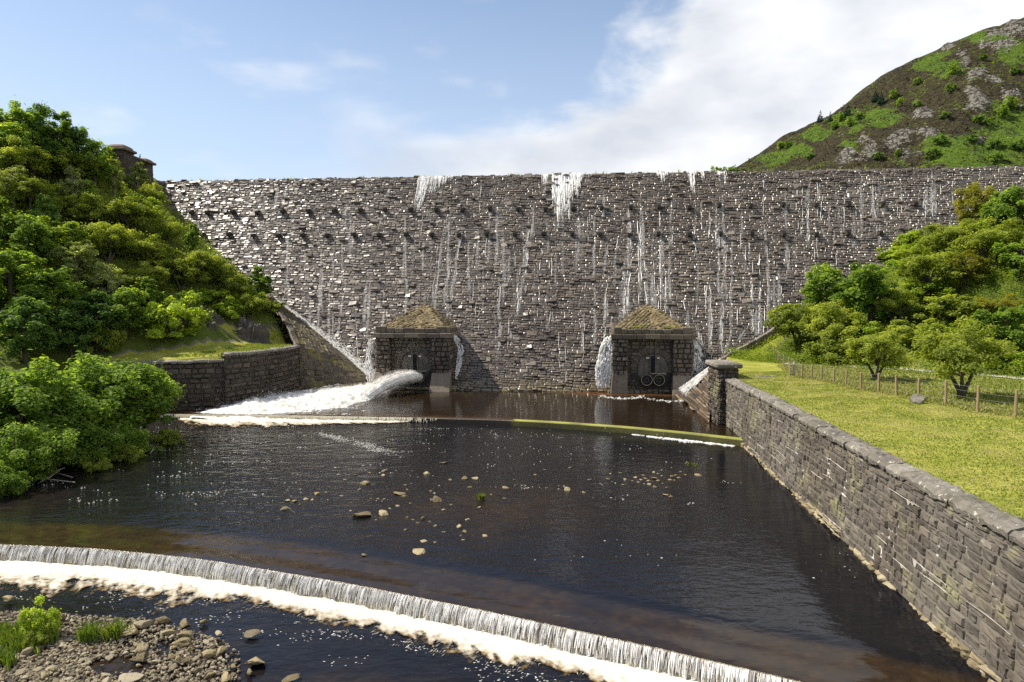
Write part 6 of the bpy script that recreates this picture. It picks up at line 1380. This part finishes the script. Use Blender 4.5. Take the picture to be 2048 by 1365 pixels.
for k in range(4):
    mb = MB(); box(mb, q.x-.02, q2.x+.02, q.y-.16, q.y-.11, q.z+.25+k*.3, q.z+.33+k*.3, .5, 0, .01); mb.build('step', MAT['grey timber'], st)
# low plank bench platform behind the fence
q = onground(1600, 712, .02); q2 = onground(1690, 694, .05, 50); d = (q2-q); d.z = 0; d.normalize()
if True:
    pf = empty('plank_bench', q+Vector((1.2, -1.2, 0)), math.atan2(d.y, d.x)*.9); tag(pf, 'long low plank bench on the grass behind the fence, under the hawthorns', 'bench')
    for k in range(3):
        mb = MB(); box(mb, 0, 4.2, -.36+k*.25, -.14+k*.25, .38, .45, random.random(), 0, .015); mb.build('plank', MAT['grey timber'], pf)
    for x in (.4, 2.1, 3.8):
        mb = MB(); box(mb, x-.06, x+.06, -.3, .3, -.3, .375, .5, 0, .015); mb.build('leg', MAT['fence timber'], pf)
q = onground(1530, 753, .02)
dc = empty('drain_cover', q+Vector((0, 0, .02)), .1); tag(dc, 'flat dark drain cover with a stone rim set in the lawn', 'drain cover')
mb = MB()
for a in (-.42, .42): box(mb, -.9, .9, a-.12, a+.12, -.1, .05, .7, 0, .02)
for a in (-.8, .8): box(mb, a-.1, a+.1, -.30, .30, -.1, .045, .7, 0, .02)
mb.build('stone_rim', MAT['coping stone'], dc)
mb = MB()
for k in range(9): box(mb, -.64+k*.15, -.56+k*.15, -.29, .29, -.05, .03, .5, 0, .008)
mb.build('grate', MAT['valve iron'], dc)

# ---------------------------------------------------------------- rocks
def rock_mesh(seed, sub=3, cuts=9, flat=.62, mat='river rock', rough=.05):
    g = random.Random(seed); bm = bmesh.new(); bmesh.ops.create_icosphere(bm, subdivisions=sub, radius=1.0)
    pl = []
    for _ in range(cuts):
        n_ = Vector((g.gauss(0, 1), g.gauss(0, 1), g.gauss(0, .8))).normalized(); pl.append((n_, g.uniform(.34, .70)))
    ax = g.uniform(.55, .9)
    for v in bm.verts:
        p = v.co.copy()
        for n_, d in pl:
            e = p.dot(n_)-d
            if e > 0: p -= n_*e*.94
        p += p.normalized()*(rough*mn.noise(p*2.2+Vector((seed, 0, 0)))*2+rough*.6*mn.noise(p*6)); v.co = Vector((p.x, p.y*ax, p.z*flat))
    mb = MB(); addbm(mb, bm, .5); return mb.mesh('rock', MAT[mat], False)
RM = [rock_mesh(100+k, 3, 8+k % 4, (.5, .62, .42, .75)[k % 4]) for k in range(8)]
BMs = [rock_mesh(200+k, 2, 7+k % 4, (.45, .6, .4, .7)[k % 4], 'bar stone', .04) for k in range(10)]
BY = [rock_mesh(300+k, 3, 7+k % 4, (.5, .65, .45, .72)[k % 4], 'river rock', .05) for k in range(6)]
def toned(me, k):
    m = me.copy(); a = m.attributes['tone']; a.data.foreach_set('value', np.full(len(m.vertices), k)); return m
RM = [toned(m, t) for m in RM for t in (.15, .5, .85)]; BMs = [toned(m, t) for m in BMs for t in (.1, .45, .8)]; BY = [toned(m, t) for m in BY for t in (.3, .75)]
def rock(px, py, wpx, z, label, group, protos, hz=1.0, rz=None, ti=None, sink=.25, name='rock', cat='rock', el=1.0):
    q = onz(px, py, z); r = wpx*q.y/F/2*1.08; o = link(D.objects.new(name, protos[ti if ti is not None else random.randrange(len(protos))])); o.scale = (r, r*el, r*hz)
    o.rotation_euler = (random.uniform(-.15, .15), random.uniform(-.15, .15), rz if rz is not None else random.uniform(0, 6.28)); o.location = (q.x, q.y, z+r*hz*(.5-sink)*.7); return tag(o, label, cat, group)
GM = 'stones breaking the surface of the middle pool'
for px, py, w, hz, lb in ((723, 1032, 58, .8, 'largest stone in the middle pool, long and moss yellow'), (768, 1028, 34, .8, 'squarish yellowish stone right beside the largest pool stone'), (873, 1001, 28, 1.2, 'broad upright yellowish stone near the centre of the pool'), (730, 967, 28, .8, 'mossy wedge shaped stone up the pool from the largest one'), (797, 988, 32, .7, 'yellow stone with smaller ones huddled round it'), (853, 948, 20, 1.1, 'rounded pale stone alone upstream in the pool'), (1136, 981, 20, 1.5, 'dark squat block standing alone in the right of the pool'), (918, 1055, 20, 1.0, 'pointed stone at the top of a short stone string'), (930, 1064, 18, .9, 'stone in the middle of a short stone string'), (846, 1038, 14, 1.4, 'small pointed stone downstream of the largest stone row'), (930, 957, 20, .8, 'dark rounded stone in the upper pool'), (952, 957, 20, .5, 'flat pale stone next to the dark rounded one'), (1010, 976, 18, .9, 'pale lump of stone up the pool from the green tuft'), (838, 1106, 40, .35, 'large flat stone just under the water above the weir'), (728, 1110, 14, .9, 'small stone near the edge of the weir sill'), (1396, 951, 20, .6, 'flat pale slab of stone farthest right in the pool'), (1308, 957, 22, .8, 'dark tilted slab in the right hand stone cluster'), (888, 926, 22, .5, 'low flat stone farthest up the pool'), (575, 1002, 16, .9, 'left end stone of the small stone row'), (590, 1003, 18, .6, 'pale flat stone in the small stone row'), (635, 988, 18, .8, 'right end stone of the small stone row'), (570, 1019, 26, .6, 'dark stone with a stick below the small stone row'), (612, 998, 18, .5, 'dark middle stone of the small stone row'), (808, 993, 16, .7, 'pale stone at the right of the huddled yellow stones'), (970, 1072, 18, .7, 'pinkish pale stone right of the short stone string'), (848, 1083, 20, .4, 'white flecked flat stone upstream of the sunken slab'), (1330, 990, 16, .6, 'pair of flat stones, left one, below the right hand cluster'), (1342, 994, 14, .6, 'pair of flat stones, right one, below the right hand cluster'), (767, 952, 14, .9, 'small squared stone up the pool beyond the wedge'), (768, 942, 20, .35, 'thin flat stone behind the small squared stone')):
    rock(px, py, w*1.05, Z_MID, lb, GM, RM, hz*.85, sink=.42)
SM = 'small stone barely breaking the surface of the middle pool'
for px, py in ((711, 950), (738, 946), (790, 942), (826, 942), (742, 998), (756, 998), (770, 999), (684, 992), (702, 1006), (810, 971), (815, 980), (815, 1035), (824, 1040), (858, 1044), (835, 1046), (872, 1052), (922, 1072), (925, 1080), (886, 1020), (860, 983), (822, 1007), (1288, 951), (1296, 962), (1318, 948), (1322, 952), (1338, 960), (1349, 961), (1352, 951), (1363, 944), (1275, 965), (1264, 962), (1252, 959), (1286, 968), (1300, 969), (1310, 974), (1240, 947), (1140, 936), (1215, 958), (1050, 977), (1008, 997), (985, 990), (1090, 940), (940, 975), (905, 1010), (655, 1000), (1270, 955), (1280, 960), (1292, 957), (1325, 968), (1315, 962), (1334, 975), (1343, 953), (1357, 956), (1372, 950), (1307, 945), (1245, 970), (1222, 948), (900, 960), (880, 972), (862, 1000), (795, 1012), (782, 1018), (750, 1040), (700, 1022), (650, 985), (625, 1000), (600, 1010), (960, 1015), (935, 1040), (890, 1065), (870, 1085), (812, 1060), (1030, 960), (1070, 950), (975, 945), (720, 980), (690, 960), (1180, 960), (1165, 985)):
    rock(px+random.uniform(-2, 2), py, random.uniform(7, 13), Z_MID, SM, GM, RM, random.uniform(.35, .75), sink=.42)
rock(1838, 806, 36, h(30.3, 50)+.05, 'rough grey boulder on the lawn at the foot of the fence', None, [toned(rock_mesh(777, 3, 10, .7, 'coping stone', .08), .6)], 1.0, name='boulder', cat='boulder')
GS = 'stones of the shingle bank'
BIG = [(327, 1243, 36, 1.2, 'pointed upright stone at the back of the shingle bank', 'y'), (372, 1252, 34, 1.4, 'sharp yellowish wedge stone standing at the outer back of the bank', 'y'), (260, 1265, 44, .8, 'long mossy yellow slab leaning by the right grass tuft', 'y'), (282, 1299, 46, 1.0, 'big smooth rounded yellow boulder in the middle of the bank', 'y'), (278, 1318, 38, .8, 'brown boulder just below the big yellow one', 'y'), (420, 1313, 32, 1.0, 'yellow boulder at the right of the bank by the water', 'y'), (443, 1303, 28, 1.0, 'rounded grey yellow boulder beside the water', 'y'), (510, 1325, 54, .6, 'long flat yellowish boulder in the shallows', 'y'), (505, 1268, 34, .7, 'pale peaked stone standing apart in the water', 'b'), (408, 1243, 20, .6, 'small dark flat stone out in the water behind the bank', 'y'), (582, 1356, 46, .4, 'flat yellow stone farthest right in the shallows', 'y'), (57, 1305, 30, 1.3, 'large pale leaning slab beside the grass at left', 'b'), (15, 1202, 28, .9, 'brown stone cut by the left photo edge above the bank', 'y'), (370, 1275, 36, .8, 'mossy yellow block in the middle of the right stone cluster', 'y'), (335, 1268, 28, .7, 'small bright yellow stone against the pointed one', 'y'), (368, 1285, 42, .6, 'low layered yellow stone under the mossy block', 'y'), (265, 1358, 60, .7, 'broad pale boulder at the bottom of the photo', 'b'), (345, 1316, 30, .9, 'yellowish stone in the water gap of the bank', 'y'), (372, 1322, 26, .8, 'mossy stone beside the yellowish one in the water gap', 'y'), (420, 1352, 34, .7, 'brownish flat boulder in the shallows at the bottom', 'y'), (455, 1358, 40, .9, 'large wet boulder at the bottom right of the bank', 'y'), (500, 1345, 22, .7, 'brown stone between the two long shallows boulders', 'y'), (435, 1268, 26, .7, 'grey stone at the back right of the stone cluster', 'b'), (122, 1240, 34, .9, 'pale rounded stone behind the yellow shrub', 'b'), (290, 1250, 60, .5, 'long flat grey slab behind the pointed stone', 'b'), (118, 1287, 30, .8, 'grey stone against the right side of the grass clump', 'b')]
for px, py, w, hz, lb, k in BIG: rock(px, py, w, -1.66, lb, GS, BY if k == 'y' else BMs, hz, sink=.3, name='boulder', cat='boulder')
def on_bar(px, py):
    # outline of the shingle as it lies: thick at left, thinning to the right, with a water channel through it
    top = interp(px, [0, 60, 140, 230, 300, 380, 440, 470, 620], [1226, 1222, 1230, 1236, 1240, 1262, 1278, 1300, 1420])
    if py < top or px > 480: return 0
    ch = math.hypot((px-240)/62, (py-1335)/20); 
    if ch < 1: return .06
    ch2 = math.hypot((px-330)/26, (py-1300)/18)
    if ch2 < 1: return .25
    return .95 if px < 230 else (.75 if px < 440 else .3)
n = 0
LBL = [('small flat grey cobble lying in the shingle bank', 'b'), ('small pale cobble lying in the shingle bank', 'b'), ('small yellowish cobble lying in the shingle bank', 'y')]
while n < 232:
    px, py = random.uniform(-30, 480), random.uniform(1224, 1372)
    if random.random() > on_bar(px, py): continue
    k = random.choice((0, 0, 1, 1, 2)); w = random.uniform(11, 28)*(.6+.4*(py-1220)/140)
    tl = list(range(0, 30, 3))+list(range(1, 30, 3)) if k == 0 else list(range(2, 30, 3))
    o = rock(px, py, w, -1.74+.05*random.random(), LBL[k][0], GS, BMs if k < 2 else BY, random.uniform(.55, 1.1), ti=random.choice(tl) if k < 2 else None, sink=.2, name='cobble', cat='stone', el=random.uniform(.6, 1)); n += 1
# fine shingle between the stones, one heap that nobody could count
mb = MB(); base = [np.array([v.co[:] for v in rock_mesh(400+k, 1, 6, .6, 'bar stone', .05).vertices]) for k in range(4)]
fcs = [np.array([p.vertices[:] for p in rock_mesh(400+k, 1, 6, .6, 'bar stone', .05).polygons]) for k in range(4)]
n = 0
while n < 5200:
    px, py = random.uniform(-60, 490), random.uniform(1224, 1385)
    if random.random() > on_bar(px, py)**1.3: continue
    q = onz(px, py, -1.78); r = random.uniform(.04, .13); k = random.randrange(4); c, s = math.cos(px*7), math.sin(px*7); B = base[k]*r*np.array([1, random.uniform(.6, 1), 1]); B = np.stack([B[:, 0]*c-B[:, 1]*s, B[:, 0]*s+B[:, 1]*c, B[:, 2]], 1)
    mb.add(B+np.array([q.x, q.y, -1.78+r*.2+random.random()*.06]), fcs[k], random.random()*.8); n += 1
tag(mb.build('shingle', MAT['bar stone']), kind='stuff')
V = []; Kk = []
for i in range(60):
    for j in range(40):
        px = -120+640*i/59; py = 1216+190*j/39; q = onz(px, py, Z_LOW); b = on_bar(px, py); V.append((q.x, q.y, -1.90+.13*b+.05*nz3(q.x, q.y))); Kk.append(.2)
mb = MB(); mb.add(V, grid_faces(60, 40), np.array(Kk)); tag(mb.build('shingle_bed', MAT['dark weir stone'], smooth=True), kind='structure')
# plants on the shingle
def tuft(name, px, py, n, hgt, spread, label, mat='grass leaf', cat='grass tuft', group='plants on the shingle bank', z=-1.72, w=.022, lean=.4):
    q = onz(px, py, z); mb = MB(); pts = [(random.gauss(0, spread), random.gauss(0, spread*.7), 0) for _ in range(n)]; blades(mb, pts, hgt, w, lean, 8, (.1, .9)); o = mb.build(name, MAT[mat]); o.location = q; return tag(o, label, cat, group)
tuft('grass_tuft', 182, 1280, 30, .85, .16, 'narrow upright green grass tuft, left of two in the shingle')
tuft('grass_tuft', 230, 1275, 36, .78, .17, 'dense green grass tuft, right of two in the shingle')
tuft('grass_tuft', 45, 1290, 130, .5, .55, 'wide sprawling clump of green grass round the yellow shrub')
tuft('grass_tuft', 8, 1270, 60, .5, .40, 'green grass clump cut by the left photo edge')
tuft('grass_tuft', 0, 1330, 50, .6, .35, 'grass clump at the lower left photo edge')
tuft('grass_tuft', 962, 1000, 24, .5, .08, 'bright green grass tuft growing on a stone in the middle pool', z=Z_MID, group=None)
tuft('water_weed', 1385, 930, 16, .16, .42, 'low mat of olive weed with one sprig in the middle pool', 'olive leaf', 'water weed', None, Z_MID)
q = onz(85, 1275, -1.7); s_ = plant('bright', q, 1.55, 'bushy yellow green shrub growing out of the shingle bank', 'plants on the shingle bank', .62)
q = onz(75, 1290, -1.7); plant('shrub', q, .7, 'low trailing weed with yellowish leaves at the foot of the shingle shrub', 'plants on the shingle bank', .9)
# fallen branches at the left waterside
br = [((150, 965), (90, 958), (55, 948)), ((145, 955), (110, 945), (70, 940)), ((120, 940), (100, 955), (80, 965)), ((130, 936), (112, 942), (95, 956))]
mb = MB()
for pts in br:
    P_ = [onz(x, y, Z_MID+.35-.25*k/2) for k, (x, y) in enumerate(pts)]; tube(mb, P_, [.035, .05, .025], 6)
tag(mb.build('fallen_branch', MAT['driftwood']), 'tangle of bare grey branches trailing in the river under the bushes', 'branch')
q0, q1, q2 = onz(300, 908, Z_MID-.05), onz(308, 898, Z_MID+.3), onz(318, 890, Z_MID+.9); mb = MB(); tube(mb, [q0, q1, q2], [.045, .04, .025], 6); tag(mb.build('bare_branch', MAT['driftwood']), 'short pale bare branch dipping into the river at the thicket end', 'branch')
q0, q1, q2 = onz(571, 1012, Z_MID+.4), onz(580, 1018, Z_MID+.25), onz(592, 1028, Z_MID-.03); mb = MB(); tube(mb, [q0, q1, q2], [.015, .014, .01], 5); tag(mb.build('stick', MAT['driftwood']), 'thin stick caught on the dark stone in the middle pool', 'stick')
